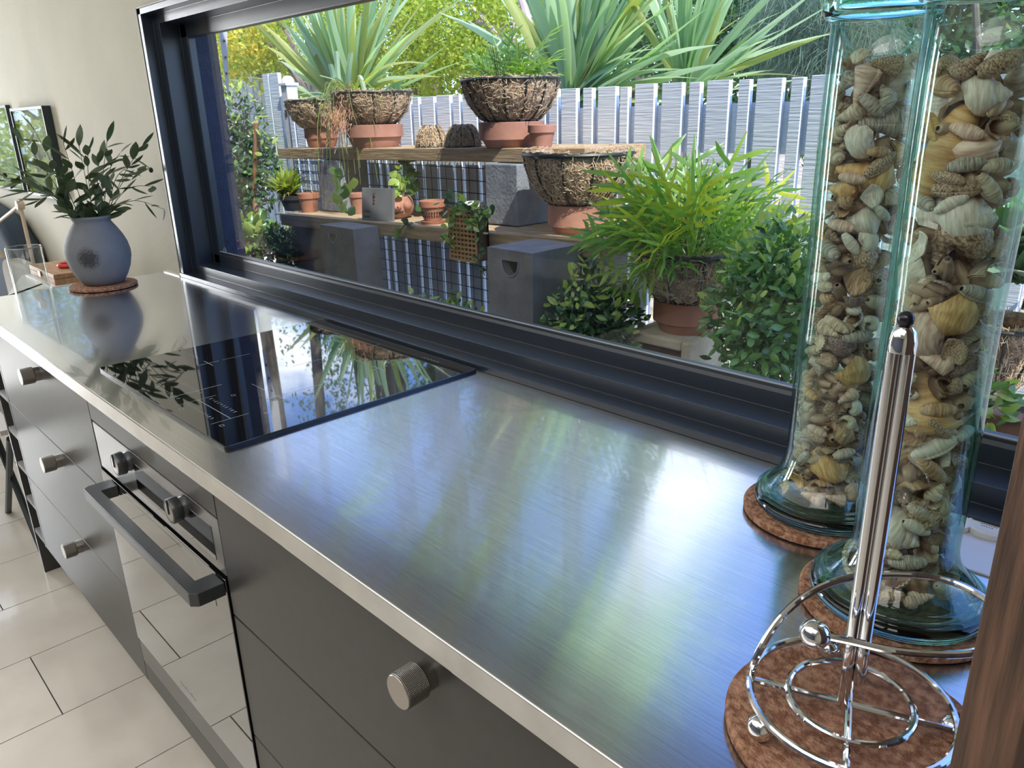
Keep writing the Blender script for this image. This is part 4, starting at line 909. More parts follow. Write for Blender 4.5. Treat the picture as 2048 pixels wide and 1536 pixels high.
# plank shelf legs
for lb_, px in (('concrete block stack under the left end of the lower shelf', 600), ('concrete block stack under the right end of the lower shelf', 1130)):
    xc = at(px, 470, 1.8).x; t = thing('block_stack', lb_, 'blocks', (xc, 1.9, -0.12), 'block stacks under the lower shelf')
    ztp = zl(xc) - 0.056; n = 5; h = (ztp + 0.12) / n
    for q in range(n): MB().box((xc - 0.095, 1.80, -0.12 + q * h), (xc + 0.095, 2.0, -0.12 + (q + 1) * h - 0.004)).build('block', m_concd, t, bevel=0.004)
# breeze block on end with a brick red hollow, carrying the fern
ba, bb_ = on(1247, 662, 2, 0.80), on(1408, 690, 2, 0.80)
BXX, BY = ba.x, (ba.y + bb_.y) / 2; BW = 0.205
br_ = thing('breeze_block', 'pale mossy concrete block with dark red hollow under the big fern', 'block', (BXX + BW / 2, BY + 0.1, 0.40))
tk = 0.028
bm_ = MB(); bm_.box((BXX, BY, 0.40), (BXX + tk, BY + 0.2, 0.80)).box((BXX + BW - tk, BY, 0.40), (BXX + BW, BY + 0.2, 0.80)).box((BXX + tk, BY, 0.80 - tk), (BXX + BW - tk, BY + 0.2, 0.80)).box((BXX + tk, BY, 0.40), (BXX + BW - tk, BY + 0.2, 0.40 + tk))
bm_.build('shell', m_crm, br_, bevel=0.006)
MB().box((BXX + tk, BY + 0.035, 0.40 + tk), (BXX + BW - tk, BY + 0.05, 0.80 - tk)).build('hollow_back', M('brick_red', (0.12, 0.035, 0.025), (0.19, 0.06, 0.045), 20, 0.85), br_)
b2 = MB().box((BXX - 0.01, BY - 0.005, -0.12), (BXX + BW + 0.01, BY + 0.21, 0.397)).build('concrete_slab', m_concd, None, bevel=0.006); tag(b2, 'low grey concrete base under the mossy block', 'block')

# ------------------------------------------------------------------ pots and baskets
m_terra = M('terracotta', (0.27, 0.105, 0.065), (0.37, 0.16, 0.10), 12, 0.8, bump=0.15, bscale=80, rnd=0.05)
m_terra2 = M('pale_terracotta', (0.32, 0.145, 0.105), (0.41, 0.205, 0.15), 14, 0.85, bump=0.1, bscale=80)
m_soil = M('soil', (0.03, 0.02, 0.012), (0.07, 0.045, 0.03), 60, 0.95, bump=0.8, bscale=120)
m_coir = M('coir', (0.20, 0.125, 0.07), (0.54, 0.39, 0.25), 60, 0.95, bump=1.0, bscale=150, ramp=(0.32, 0.68), detail=8)
m_fibre = M('coir_fibre', (0.52, 0.37, 0.23), (0.78, 0.63, 0.45), 30, 0.9)
m_bwire = M('dark_green_wire', (0.012, 0.020, 0.018), rough=0.45)
def wide_pot(label, c, z0, r, h, mat=None, rimh=0.55, group='squat terracotta pots under the baskets', taper=0.78):
    t = thing('terracotta_pot', label, 'pot', (c[0], c[1], z0), group)
    zr = z0 + h * (1 - rimh)
    MB().lathe([(0, z0), (r * taper, z0), (r * (taper + 0.10), z0 + h * 0.22), (r * 0.93, zr), (r, zr + 0.002), (r, z0 + h - 0.002), (r - 0.003, z0 + h), (r - 0.010, z0 + h), (r - 0.014, z0 + h * 0.5), (0, z0 + h * 0.45)], 48, (c[0], c[1], 0)).build('pot_wall', mat or m_terra, t, smooth=True)
    return t
def pot(label, c, z0, r, h, mat, group, rimh=0.28, cat='pot', name='flower_pot'):
    t = thing(name, label, cat, (c[0], c[1], z0), group); zr = z0 + h * (1 - rimh)
    MB().lathe([(0, z0), (r * 0.68, z0), (r * 0.90, zr), (r, zr + 0.0015), (r * 1.0, z0 + h - 0.0015), (r - 0.002, z0 + h), (r - 0.008, z0 + h), (r - 0.013, z0 + h * 0.80), (0, z0 + h * 0.78)], 36, (c[0], c[1], 0)).build('pot_wall', mat, t, smooth=True)
    MB().lathe([(0, z0 + h * 0.79), (r - 0.0135, z0 + h * 0.80), (r * 0.5, z0 + h * 0.84), (0, z0 + h * 0.85)], 20, (c[0], c[1], 0)).build('soil', m_soil, t, smooth=True)
    return t
def basket(label, c, z0, r, h, nr=12, soil=0.8, rim_r=0.0048, seed=1, tiltx=0.0, flip=False, bot=0.52):
    rn = random.Random(seed); t = thing('hanging_basket', label, 'basket', (c[0], c[1], z0), 'coir lined wire baskets')
    def rad(u): return r * (bot + (1 - bot) * math.sin(PI / 2 * min(1, u)) ** 0.75)
    def zz(u): return z0 + h * u if not flip else z0 + h * (1 - u)
    prof_o = [(0.0001, 0.0)] + [(rad(u) if u > 0 else rad(0) * 0.96, u) for u in (0, .06, .15, .3, .45, .6, .75, .9, 1.0)]
    n = 60; v = []; lay = prof_o + [(r + 0.003, 1.05), (r - 0.008, 1.06), (r - 0.022, 1.0), (r * 0.9, soil), (0.0001, soil - 0.02)]; m_ = len(lay)
    for k_ in range(n):
        a = 2 * PI * k_ / n; bulge = abs(math.sin(a * nr / 2))
        for j, (rr, u) in enumerate(lay):
            nn = 0.0035 * rn.uniform(-1, 1) + (0.006 * (bulge - 0.5) if 1 < j < 10 else 0)
            q = max(0.0001, rr + nn) if rr > 0.001 else rr; v.append((c[0] + q * math.cos(a), c[1] + q * math.sin(a), zz(u + (rn.uniform(-0.02, 0.03) if j in (10, 11) else 0))))
    f = [(k_ * m_ + j, ((k_ + 1) % n) * m_ + j, ((k_ + 1) % n) * m_ + j + 1, k_ * m_ + j + 1) for k_ in range(n) for j in range(m_ - 1)]
    if flip: f = [q[::-1] for q in f]
    MB().add(v, f).build('coir_liner', m_coir, t, smooth=True, sharp=80)
    MB().tube([(c[0] + (r + 0.006) * math.cos(a), c[1] + (r + 0.006) * math.sin(a), zz(1.0)) for a in [2 * PI * k_ / 48 for k_ in range(48)]], rim_r, 6, True).build('rim_wire', m_bwire, t, smooth=True)
    for k_ in range(nr):
        a = 2 * PI * (k_ + 0.0) / nr
        MB().tube([(c[0] + (rad(u) + 0.004) * math.cos(a), c[1] + (rad(u) + 0.004) * math.sin(a), zz(u)) for u in (0, .08, .2, .35, .5, .65, .8, 1.0)], 0.0030, 5).build('rib_wire', m_bwire, t, smooth=True)
    fb = MB()
    for q in range(900):
        a = rn.uniform(0, 2 * PI); u = rn.uniform(0.02, 1.05); R0 = rad(min(1, u)) + 0.004; P = []
        da, du = rn.uniform(-.26, .26), rn.uniform(-.30, .30); lift = rn.uniform(0.001, 0.012)
        for i in range(4):
            s_ = i / 3; aa = a + da * s_; uu = u + du * (s_ + 0.6 * math.sin(PI * s_) * rn.uniform(-1, 1)); R1 = rad(max(0, min(1, uu))) + 0.003 + lift * math.sin(PI * s_)
            P.append((c[0] + R1 * math.cos(aa), c[1] + R1 * math.sin(aa), zz(max(0.02, min(1.12, uu)))))
        fb.strip(P, [0.0008] * 4, Vector((0, 0, 1)) if abs(du) < abs(da) * 1.5 else Vector((-math.sin(a), math.cos(a), 0)))
    o = fb.build('loose_fibres', m_fibre, t); o['kind'] = 'stuff'
    return t
def px_r(w_, P): return 0.5 * w_ * mpp(P)
YS = 1.99
def upper(px): P = at(px, 293, YS); return (P.x, YS), zu(P.x) + 0.0005, P
c1, z1, P1 = upper(634); c1 = (c1[0], 2.02); c2, z2, P2 = upper(752); c3, z3, P3 = upper(1024)
k1 = px_r(66, P1); wide_pot('squat terracotta pot under the leftmost coir basket', c1, z1, k1, 0.088)
k2 = px_r(112, P2); wide_pot('wide terracotta pot under the drooping grass basket', c2, z2, k2, 0.093, m_terra2)
k3 = px_r(130, P3); wide_pot('squat terracotta pot under the tall fern basket', c3, z3, k3, 0.085, m_terra2, 0.7)
basket('leftmost coir basket with a strappy blue green plant on the upper shelf', c1, z1 + 0.089, px_r(124, P1), 0.118, 10, 0.85, seed=3)
basket('coir basket overflowing with drooping grass on the upper shelf', c2, z2 + 0.094, px_r(150, P2), 0.125, 11, 0.85, seed=4)
basket('large coir basket holding the lobed fern at the right of the upper shelf', c3, z3 + 0.086, px_r(186, P3), 0.135, 14, 0.85, seed=5)
Ps = at(1084, 293, 1.955); pot('small plain terracotta pot beside the tall fern basket', (Ps.x, 1.955), zu(Ps.x) + 0.0005, px_r(56, Ps), 0.072, m_terra2, 'small pots on the plank shelves', 0.36)
for q, (px, ww__) in enumerate(((862, 58), (924, 66))):
    P = at(px, 293, 1.98); basket(('upturned small coir basket left of the pair on the upper shelf', 'upturned small coir basket right of the pair, touching the fern pot')[q], (P.x, 1.985 + 0.0 * q), zu(P.x) + 0.004, px_r(ww__, P), 0.078, 8, 0.8, 0.003, 20 + q, flip=True, bot=0.45)
# lower shelf and below
P4 = at(1156, 483, 1.86); c4_ = (P4.x, 1.86); z4 = zl(P4.x) + 0.0005
wide_pot('squat terracotta pot with round mark at the right of the lower shelf', c4_, z4, px_r(120, P4), 0.088, m_terra2, 0.75)
basket('empty coir basket on the lower shelf beside the big fern', c4_, z4 + 0.089, px_r(206, P4), 0.150, 11, 0.55, 0.0065, 7, bot=0.5)
FB = (BXX + BW * 0.56, BY + 0.112); z5 = 0.8005
Pf = Vector((FB[0], FB[1], 0.85)); wide_pot('squat terracotta pot on the mossy concrete block', FB, z5, px_r(130, Pf), 0.085, m_terra, 0.68)
FR = px_r(196, Pf)
basket('coir basket of the big bright fern on the mossy block', FB, z5 + 0.086, FR, 0.130, 9, 0.86, 0.0065, 9, bot=0.58)
P6 = at(1990, 745, 1.95); basket('coir basket behind the near shell jar at the right of the window', (P6.x, 1.95), at(1975, 775, 1.95).z, px_r(150, P6), 0.155, 10, 0.8, 0.005, 13, bot=0.4)
for q, dx in enumerate((-0.06, 0.05)):
    pass
bq = thing('wall_bracket', 'dark wire bracket holding the right hand coir basket on the fence', 'bracket', (P6.x, FYD, 0.9))
zb = at(1975, 775, 1.95).z
MB().tube([(P6.x + 0.0, FYD - 0.001, zb + 0.20), (P6.x, 2.10, zb + 0.185), (P6.x, 2.09, zb + 0.16)], 0.005, 6).build('arm', m_bwire, bq); MB().tube([(P6.x, FYD - 0.001, zb + 0.02), (P6.x, 2.0, zb - 0.004), (P6.x, 1.93, zb - 0.006)], 0.005, 6).build('arm', m_bwire, bq)
# small things on the lower shelf
YL = 1.84
def lower(px, y=YL): P = at(px, 440, y); return P, zl(P.x) + 0.0005
P, z = lower(622); pot('terracotta pot at the left end of the lower shelf', (P.x, YL), z, px_r(44, P), 0.085, m_terra, 'small pots on the plank shelves')
P, z = lower(586); pot('dark pot of spiky grass at the left end of the lower shelf', (P.x, 1.86), z, px_r(60, P), 0.07, M('dark_pot', (0.02, 0.02, 0.022), rough=0.5), 'small pots on the plank shelves')
P, z = lower(722, 1.9); pot('slim stained terracotta pot left of the grey plaque', (P.x, 1.9), z, px_r(42, P), 0.088, m_terra2, 'small pots on the plank shelves', 0.2)
P, z = lower(866, 1.80); pt = pot('terracotta pot with pierced bands near the middle of the lower shelf', (P.x, 1.80), z + 0.012, px_r(52, P), 0.072, m_terra, 'small pots on the plank shelves', 0.33)
MB().lathe([(0, z), (px_r(46, P), z), (px_r(50, P), z + 0.010), (0, z + 0.0115)], 32, (P.x, 1.80, 0)).build('saucer', m_terra, pt, smooth=True)
for row in range(2):
    for q in range(26):
        a = 2 * PI * q / 26; zz_ = z + 0.028 + row * 0.014; rr = px_r(52, P) * (0.72 + 0.12 * row + 0.03)
        MB().box((-0.002, -0.0022, -0.003), (0.002, 0.0022, 0.003)).build('hole', m_dark, pt, local=True).matrix_basis = Matrix.Translation((P.x + rr * math.cos(a) - org(pt).x, 1.80 + rr * math.sin(a) - org(pt).y, zz_ - org(pt).z)) @ Matrix.Rotation(a, 4, 'Z')
P, z = lower(947, 1.88); pot('white pot with dark liner behind the lattice planter', (P.x, 1.88), z, px_r(46, P), 0.075, M('white_glaze', (0.7, 0.72, 0.76), rough=0.3), 'small pots on the plank shelves', 0.2)
# face pot
P, z = lower(793, 1.86); rr = px_r(74, P)
fp = thing('face_planter', 'rounded terracotta face planter with snout behind the grey plaque', 'planter', (P.x, 1.86, z))
MB().lathe([(0, z), (rr * 0.62, z), (rr * 0.92, z + 0.02), (rr, z + 0.045), (rr * 0.92, z + 0.072), (rr * 0.8, z + 0.086), (rr * 0.7, z + 0.086), (rr * 0.6, z + 0.05), (0, z + 0.045)], 40, (P.x, 1.86, 0)).build('body', m_terra2, fp, smooth=True)
fd = Vector((-P.x, -1.86, 0)).normalized(); sdv = Vector((-fd.y, fd.x, 0)); fc = Vector((P.x, 1.86, z))
MB().ball(fc + fd * rr * 0.98 + Vector((0, 0, 0.05)), 0.024, 16, 10, 0.62).build('snout', m_terra2, fp, smooth=True)
for s_ in (-1, 1):
    MB().ball(fc + fd * (rr * 0.98 + 0.021) + sdv * 0.008 * s_ + Vector((0, 0, 0.051)), 0.0036, 8, 6).build('nostril', m_dark, fp)
    MB().ball(fc + fd * rr * 0.80 + sdv * rr * 0.62 * s_ + Vector((0, 0, 0.052)), 0.018, 14, 8).build('cheek', m_terra2, fp, smooth=True)
    MB().ball(fc + fd * rr * 0.72 + sdv * 0.022 * s_ + Vector((0, 0, 0.076)), 0.009, 10, 6).build('eye', m_terra, fp, smooth=True)
MB().tube([fc + fd * (rr * 0.99 - 0.004 * abs(u)) * 1.0 + sdv * (0.03 * u) + Vector((0, 0, 0.024 + 0.008 * abs(u))) for u in (-1, -.5, 0, .5, 1)], 0.0025, 6).build('mouth', m_dark, fp)
# grey plaque: a reflection in the window pane, built as a solid board
P, z = lower(760, 1.765); pq = MB().box((-0.082, -0.006, 0), (0.078, 0.006, 0.125)).build('reflected_plaque', M('reflected_plaque_grey', (0.10, 0.105, 0.12), (0.15, 0.155, 0.17), 12, 0.7), None, bevel=0.002)
pq.location = (P.x, 1.758, z); pq.rotation_euler = (-0.12, 0, 0.25); tag(pq, 'flat grey plaque with a ladybird, a pane reflection built as a board', 'plaque')
for q, (zz_, r_) in enumerate(((0.092, 0.006), (0.080, 0.0055), (0.068, 0.0055))):
    MB().lathe([(0, -0.0062), (r_, -0.0062), (r_ * 0.8, -0.0085), (0, -0.009)], 14, (-0.018, 0, zz_), 'y').build('painted_dot', M('dull_red', (0.14, 0.02, 0.02), rough=0.6) if q else m_dark, pq, local=True)
for s_ in (-1, 1): MB().tube([(-0.018, -0.0072, 0.097), (-0.018 + 0.006 * s_, -0.0072, 0.107)], 0.0008, 5).build('feeler', m_dark, pq, local=True)
for row in range(2):
    for q in range(4): MB().box((-0.07 + q * 0.008, -0.0072, 0.030 - row * 0.02), (-0.065 + q * 0.008, -0.006, 0.037 - row * 0.02)).build('lettering', m_dark, pq, local=True)
# lattice planter hanging over the shelf edge
P = at(925, 450, 1.66); lt = thing('lattice_planter', 'tan lattice planter of trailing variegated ivy hung at the shelf edge', 'planter', (P.x, 1.68, 0.88))
m_tan = M('tan_lattice', (0.33, 0.19, 0.08), (0.45, 0.28, 0.13), 12, 0.7)
lx0, lx1, lz0, lz1 = at(897, 440, 1.655).x, at(949, 440, 1.655).x, at(925, 520, 1.655).z, at(925, 420, 1.655).z
for yy in (1.655,):
    for q in range(8): x = lx0 + (lx1 - lx0) * q / 7; MB().box((x - 0.0035, yy, lz0), (x + 0.0035, yy + 0.004, lz1)).build('slat', m_tan, lt)
    for q in range(12): z = lz0 + (lz1 - lz0) * q / 11; MB().box((lx0, yy - 0.003, z - 0.0035), (lx1, yy + 0.001, z + 0.0035)).build('slat', m_tan, lt)
MB().box((lx0, 1.66, lz0), (lx1, 1.715, lz0 + 0.006)).box((lx0, 1.66, lz0), (lx0 + 0.005, 1.715, lz1)).box((lx1 - 0.005, 1.66, lz0), (lx1, 1.715, lz1)).box((lx0, 1.705, lz0), (lx1, 1.715, lz1)).build('back_box', m_walnut, lt)
# right hand ivy planter: terracotta hollow brick
P = at(1990, 840, 1.45); tbk = thing('hollow_brick_planter', 'pinkish terracotta hollow brick with ivy by the fence at right', 'planter', (P.x, 1.5, 0.35))
zt_ = on(1990, 815, 1, 1.5).z
MB().box((P.x - 0.09, 1.46, zt_ - 0.40), (P.x + 0.075, 1.58, zt_)).build('brick_body', m_terra2, tbk, bevel=0.004)
MB().lathe([(0, 0), (0.018, 0), (0.018, 0.001), (0, 0.001)], 16, (P.x + 0.03, 1.52, zt_)).build('hole', m_dark, tbk)
o = MB().box((P.x - 0.1, 1.45, -0.12), (P.x + 0.085, 1.59, zt_ - 0.401)).build('concrete_plinth', m_concd, None, bevel=0.005); tag(o, 'grey concrete plinth under the terracotta hollow brick', 'block')

# ------------------------------------------------------------------ plants
def RV(rn, a=1.0): return Vector((rn.uniform(-a, a), rn.uniform(-a, a), rn.uniform(-a, a)))
def blade_mesh(l, w_, droop, n=7, fold=0.5, base=0.75):
    pts, ws = [], []
    for i in range(n + 1):
        t = i / n; pts.append((0, l * (t - 0.12 * droop * t * t), -droop * l * 0.5 * t ** 2.6)); ws.append(w_ * (base + (1 - base) * math.sin(PI * min(1, t * 1.6)) if t < 0.5 else 1.0) * (1 if t < 0.5 else max(0.04, 1 - ((t - 0.5) / 0.5) ** 1.5)))
    return MB().strip(pts, ws, Vector((1, 0, 0)), fold).mesh('blade', True)
m_pand = LEAF('strappy_blade', (0.26, 0.39, 0.26), (0.45, 0.57, 0.42), 0.42, 0.35, (1.7, 1.9, 0.9))
m_pand2 = LEAF('strappy_blade_warm', (0.24, 0.30, 0.12), (0.42, 0.45, 0.18), 0.45, 0.35, (1.9, 1.9, 0.7))
pand = [blade_mesh(1.0, 0.024, d) for d in (0.05, 0.15, 0.3, 0.5)]; pand2 = [blade_mesh(1.0, 0.024, d) for d in (0.1, 0.35, 0.6)]
for me in pand: me.materials.append(m_pand)
for me in pand2: me.materials.append(m_pand2)
def fan_plant(label, base, n, lmin, lmax, amin, amax, seed, wsc=1.0, depth=0.5, warm=0.2):
    """strappy clump: blades rise from one crown, mostly spread along the fence"""
    rn = random.Random(seed); t = thing('pandanus', label, 'palm', base, 'strappy pandanus clumps behind the fence')
    MB().tube([base, Vector(base) + Vector((0, 0.03, -0.8)), Vector((base[0], base[1] + 0.05, -0.12))], 0.06, 8, taper=0.08).build('stem', M('palm_stem', (0.16, 0.12, 0.09), (0.26, 0.21, 0.16), 20, 0.9), t)
    for q in range(n):
        a = math.radians(rn.uniform(amin, amax)); d = Vector((math.cos(a), rn.uniform(-depth, depth * 0.8), math.sin(a)))
        l = rn.uniform(lmin, lmax) * (0.75 + 0.25 * math.sin(a)); me = rn.choice(pand2) if rn.random() < warm else rn.choice(pand)
        off = Vector((rn.uniform(-.03, .03), rn.uniform(-.03, .03), rn.uniform(-.08, .02)))
        mt = Matrix.Translation(off) @ frame_to(d, (rn.uniform(-.5, .5), -0.6 + rn.uniform(-.6, .6), 0.8), rn.uniform(-.5, .5)) @ Matrix.Diagonal((wsc * l ** 0.3 * rn.uniform(0.8, 1.25), l, l, 1))
        inst('blade', me, mt, t)
B1 = at(705, 212, 2.75); B2 = at(1150, 195, 2.75); B3 = at(1372, 172, 2.85)
fan_plant('upright strappy pandanus behind the left end of the fence', B1, 115, 0.55, 1.15, 10, 165, 21, 1.1, 0.45, 0.4)
fan_plant('biggest strappy pandanus fan behind the middle of the fence', B2, 120, 0.5, 0.98, 12, 160, 22, 1.1, 0.4, 0.15)
fan_plant('lower silvery pandanus behind the fence at right', B3, 60, 0.35, 0.75, 8, 120, 23, 0.75, 0.4, 0.15)
# the strappy plant in the leftmost basket and grass plants
def tuft(name, label, cat, base, n, lmin, lmax, spread, w_, mats, seed, droop=(0.2, 0.9), group=None, up=1.0, part='blade'):
    rn = random.Random(seed); t = thing(name, label, cat, base, group); mm = [blade_mesh(1.0, w_, d, 6, 0.3) for d in (droop[0], (droop[0] + droop[1]) / 2, droop[1])]
    for i, me in enumerate(mm): me.materials.append(mats[i % len(mats)])
    for q in range(n):
        a = rn.uniform(0, 2 * PI); s_ = rn.uniform(0.05, spread); l = rn.uniform(lmin, lmax)
        d = Vector((math.cos(a) * s_, math.sin(a) * s_, up * rn.uniform(0.6, 1.1)))
        inst(part, rn.choice(mm), Matrix.Translation((rn.uniform(-.02, .02), rn.uniform(-.02, .02), 0)) @ frame_to(d, (0, 0, 1)) @ Matrix.Diagonal((rn.uniform(.7, 1.2), l, l, 1)), t)
    return t
m_strap = LEAF('soft_strap_leaf', (0.14, 0.26, 0.14), (0.25, 0.36, 0.22), 0.4, 0.4, (1.7, 1.9, .9))
m_lime = LEAF('lime_grass', (0.22, 0.34, 0.05), (0.40, 0.50, 0.10), 0.5, 0.5, (1.7, 1.7, .6))
m_dull = LEAF('straw_grass', (0.20, 0.22, 0.08), (0.35, 0.33, 0.16), 0.4, 0.6, (1.5, 1.4, .8))
m_pale = LEAF('pale_strap_leaf', (0.36, 0.52, 0.38), (0.46, 0.60, 0.46), .4, .4, (1.4, 1.5, 1))
tp_ = thing('strap_leaf_plant', 'blue green strap leaf plant with cut tips in the leftmost basket', 'plant', (c1[0], c1[1], z1 + 0.18))
for (tx, ty, w_) in ((598, 197, .011), (672, 102, .012), (660, 128, .012), (702, 105, .012), (718, 150, .010), (600, 188, .008), (640, 150, .007), (745, 178, .008)):
    tip = at(tx, ty, 1.92 + RN.uniform(-.03, .03)); b0 = at(685 + RN.uniform(-18, 60), 200, 1.95); P_ = catmull([b0, b0.lerp(tip, .5) + Vector((0, 0, .02)), tip], 5)
    MB().strip(P_, [w_ * 1.0] * (len(P_) - 1) + [w_ * .55], Vector((0.75, 0.6, 0)).normalized(), 0.4).build('strap_leaf', m_pale, tp_, smooth=True)
# drooping grass
dg = thing('drooping_grass', 'thin grass with pinkish flower strands drooping over its coir basket', 'plant', (c2[0], c2[1], z2 + 0.2))
gb0 = at(690, 193, 1.93)
for q in range(78):
    rn = RN; b0 = gb0 + Vector((rn.uniform(-.06, .09), rn.uniform(-.02, .06), rn.uniform(-.015, .005))); sx = rn.uniform(-1, 1); L_ = rn.uniform(0.05, 0.27) * sx; fw = -rn.uniform(.02, .13); up_ = rn.uniform(.02, .07)
    dr = rn.uniform(-.03, .12) if q % 3 else rn.uniform(.15, .36)
    P_ = catmull([b0, b0 + Vector((L_ * .35, fw * .5, up_)), b0 + Vector((L_ * .75, fw * .9, up_ * .6 - dr * .4)), b0 + Vector((L_, fw, -dr))], 5)
    MB().strip(P_, [0.0031 * (1 - .7 * i / len(P_)) for i in range(len(P_))], Vector((0.75, 0.5, 0.35)).normalized(), 0.3).build('grass_blade', (m_lime, m_dull, m_strap, m_dull)[q % 4], dg)
fm = MB()
for q in range(340):
    p = at(676 + RN.gauss(0, 13), 238 + RN.gauss(0, 20), 1.775 + RN.gauss(0, .012)); d = RV(RN, .012) + Vector((0, 0, -.016)); fm.strip([p, p + d * .5 + RV(RN, .003), p + d], [.0009] * 3, Vector((0.8, 0.6, 0)))
o = fm.build('flower_strands', LEAF('pink_flower_strand', (0.62, 0.28, 0.18), (0.78, 0.52, 0.30), .3, .6, (1.2, 1, .9)), dg); o['kind'] = 'stuff'
# lobed fern fronds
def frond_mesh(l, lobes, lw, ll, seed, wave=0.25):
    rn = random.Random(seed); mb = MB(); N = 9
    sp = [(0, l * i / N, -0.18 * l * (i / N) ** 2.2) for i in range(N + 1)]
    mb.strip(sp, [l * (0.005 if i < 3 else 0.020 * math.sin(PI * min(1, (i - 2) / (N - 2))) + 0.005) for i in range(N + 1)], Vector((1, 0, 0)), 0.3)
    for s_ in (-1, 1):
        for q in range(lobes):
            u = 0.34 + 0.52 * (q + 0.3 * (s_ > 0)) / max(1, lobes); p = Vector((0, l * u, -0.18 * l * u ** 2.2)); L_ = l * ll * (1 - 0.55 * abs(u - .45)) * rn.uniform(.75, 1.15)
            d = Vector((s_ * rn.uniform(.8, 1.1), rn.uniform(.3, .65), rn.uniform(-.35, .35))).normalized(); sd2 = Vector((d.y, -d.x, 0)); pts = []; ws = []
            for i in range(6):
                t = i / 5; pts.append(p + d * (L_ * t) + Vector((0, 0.12 * L_ * t * t, -0.28 * L_ * t * t + wave * 0.12 * L_ * math.sin(9 * t + q)))); ws.append(l * lw * (0.55 + 0.55 * math.sin(PI * min(1, t * .9 + .05)) + 0.12 * math.sin(14 * t)) if i < 5 else l * 0.004)
            mb.strip(pts, ws, sd2, 0.12)
    return mb.mesh('frond', True)
m_fern = LEAF('bright_fern', (0.10, 0.25, 0.05), (0.30, 0.46, 0.10), 0.5, 0.28, (1.7, 1.7, .45))
m_fern2 = LEAF('blue_fern', (0.11, 0.24, 0.10), (0.24, 0.38, 0.16), 0.42, 0.3, (1.8, 1.9, .6))
m_ferny = LEAF('yellow_fern', (0.34, 0.42, 0.03), (0.50, 0.55, 0.08), 0.5, 0.3, (1.6, 1.5, .4))
fr1 = [frond_mesh(1.0, k_, 0.019, 0.33, 30 + k_) for k_ in (3, 4, 4, 5)] + [blade_mesh(1.0, 0.022, .35, 8, .15, .3)]
fr2 = [me.copy() for me in fr1]; fr3 = [me.copy() for me in fr1]
for A_, m_ in ((fr1, m_fern), (fr2, m_fern2), (fr3, m_ferny)):
    for me in A_: me.materials.append(m_)
def fern(label, base, n, lmin, lmax, seed, spread, up, sets, group=None, rb=0.05, extra=()):
    rn = random.Random(seed); t = thing('fern', label, 'fern', base, group)
    for q in range(n):
        a = rn.uniform(0, 2 * PI); s_ = spread * math.sqrt(rn.random()); l = rn.uniform(lmin, lmax) * (1 - .25 * s_ / spread * (rn.random()))
        d = Vector((math.cos(a) * s_, math.sin(a) * s_, up * rn.uniform(.15, 1.0)))
        inst('frond', rn.choice(rn.choice(sets)), Matrix.Translation((math.cos(a) * rb * s_, math.sin(a) * rb * s_, 0)) @ frame_to(d, (rn.uniform(-.6, .6), rn.uniform(-.9, .4), 1), rn.uniform(-.9, .9)) @ Matrix.Diagonal((l * rn.uniform(.8, 1.15), l, l, 1)), t)
    for (px, py, D, sets_) in extra:
        tip = at(px, py, D); d = tip - Vector(base); l = d.length
        inst('frond', rn.choice(sets_[:4]), frame_to(d, (0, -.5, 1), rn.uniform(-.4, .4)) @ Matrix.Diagonal((l, l, l, 1)), t)
    st_ = MB()
    for q in range(40):
        a = rn.uniform(0, 2 * PI); p = Vector(base) + Vector((math.cos(a), math.sin(a), 0)) * rn.uniform(0, rb * 1.4); st_.tube([p, p + Vector((math.cos(a) * .03, math.sin(a) * .03, rn.uniform(.08, .16)))], 0.0013, 4)
    o = st_.build('stalks', m_stem, t); o['kind'] = 'stuff'
    return t
FZ = z5 + 0.086 + 0.11
fern('big bright green lobed fern on the mossy block right of middle', (FB[0], FB[1], FZ), 150, 0.15, 0.36, 41, 1.15, 1.0, [fr1, fr1, fr1, fr2, fr2, fr3], None, 0.06,
     [(1185, 565, 1.55, fr1), (1150, 420, 1.6, fr1), (1215, 500, 1.55, fr3), (1170, 520, 1.5, fr1), (1290, 255, 1.8, fr2), (1310, 265, 1.75, fr1), (1385, 262, 1.8, fr2), (1395, 330, 1.72, fr3), (1460, 350, 1.8, fr1), (1490, 420, 1.8, fr2), (1220, 590, 1.55, fr1), (1480, 300, 1.85, fr2), (1240, 370, 1.7, fr1), (1255, 330, 1.75, fr2)])
fern('lobed fern with one tall lime frond in the upper shelf basket', (c3[0], c3[1], z3 + 0.19), 55, 0.10, 0.22, 42, 0.75, 1.1, [fr2, fr2, fr1], None, 0.07,
     [(1090, 32, 1.96, fr1), (1112, 75, 1.96, fr1), (985, 60, 1.98, fr2), (965, 85, 1.98, fr1), (1005, 45, 1.98, fr2)])
tuft('spiky_grass', 'lime spiky grass tussock at the left end of the lower shelf', 'plant', (at(580, 425, 1.86).x, 1.86, zl(at(580, 425, 1.86).x) + 0.065), 130, 0.09, 0.17, 1.3, 0.011, [m_lime, m_lime, m_dull], 51, (0.2, 1.0))
m_varieg = LEAF('variegated_blade', (0.45, 0.52, 0.40), (0.62, 0.66, 0.55), .35, .4, (1.1, 1.2, .9))
P = at(2040, 560, 1.97); tuft('spider_plant', 'green and white striped spider plant at the right edge', 'plant', (P.x, P.y, P.z), 60, 0.16, 0.30, 1.2, 0.05, [m_strap, m_varieg, m_strap], 52, (0.4, 1.2))
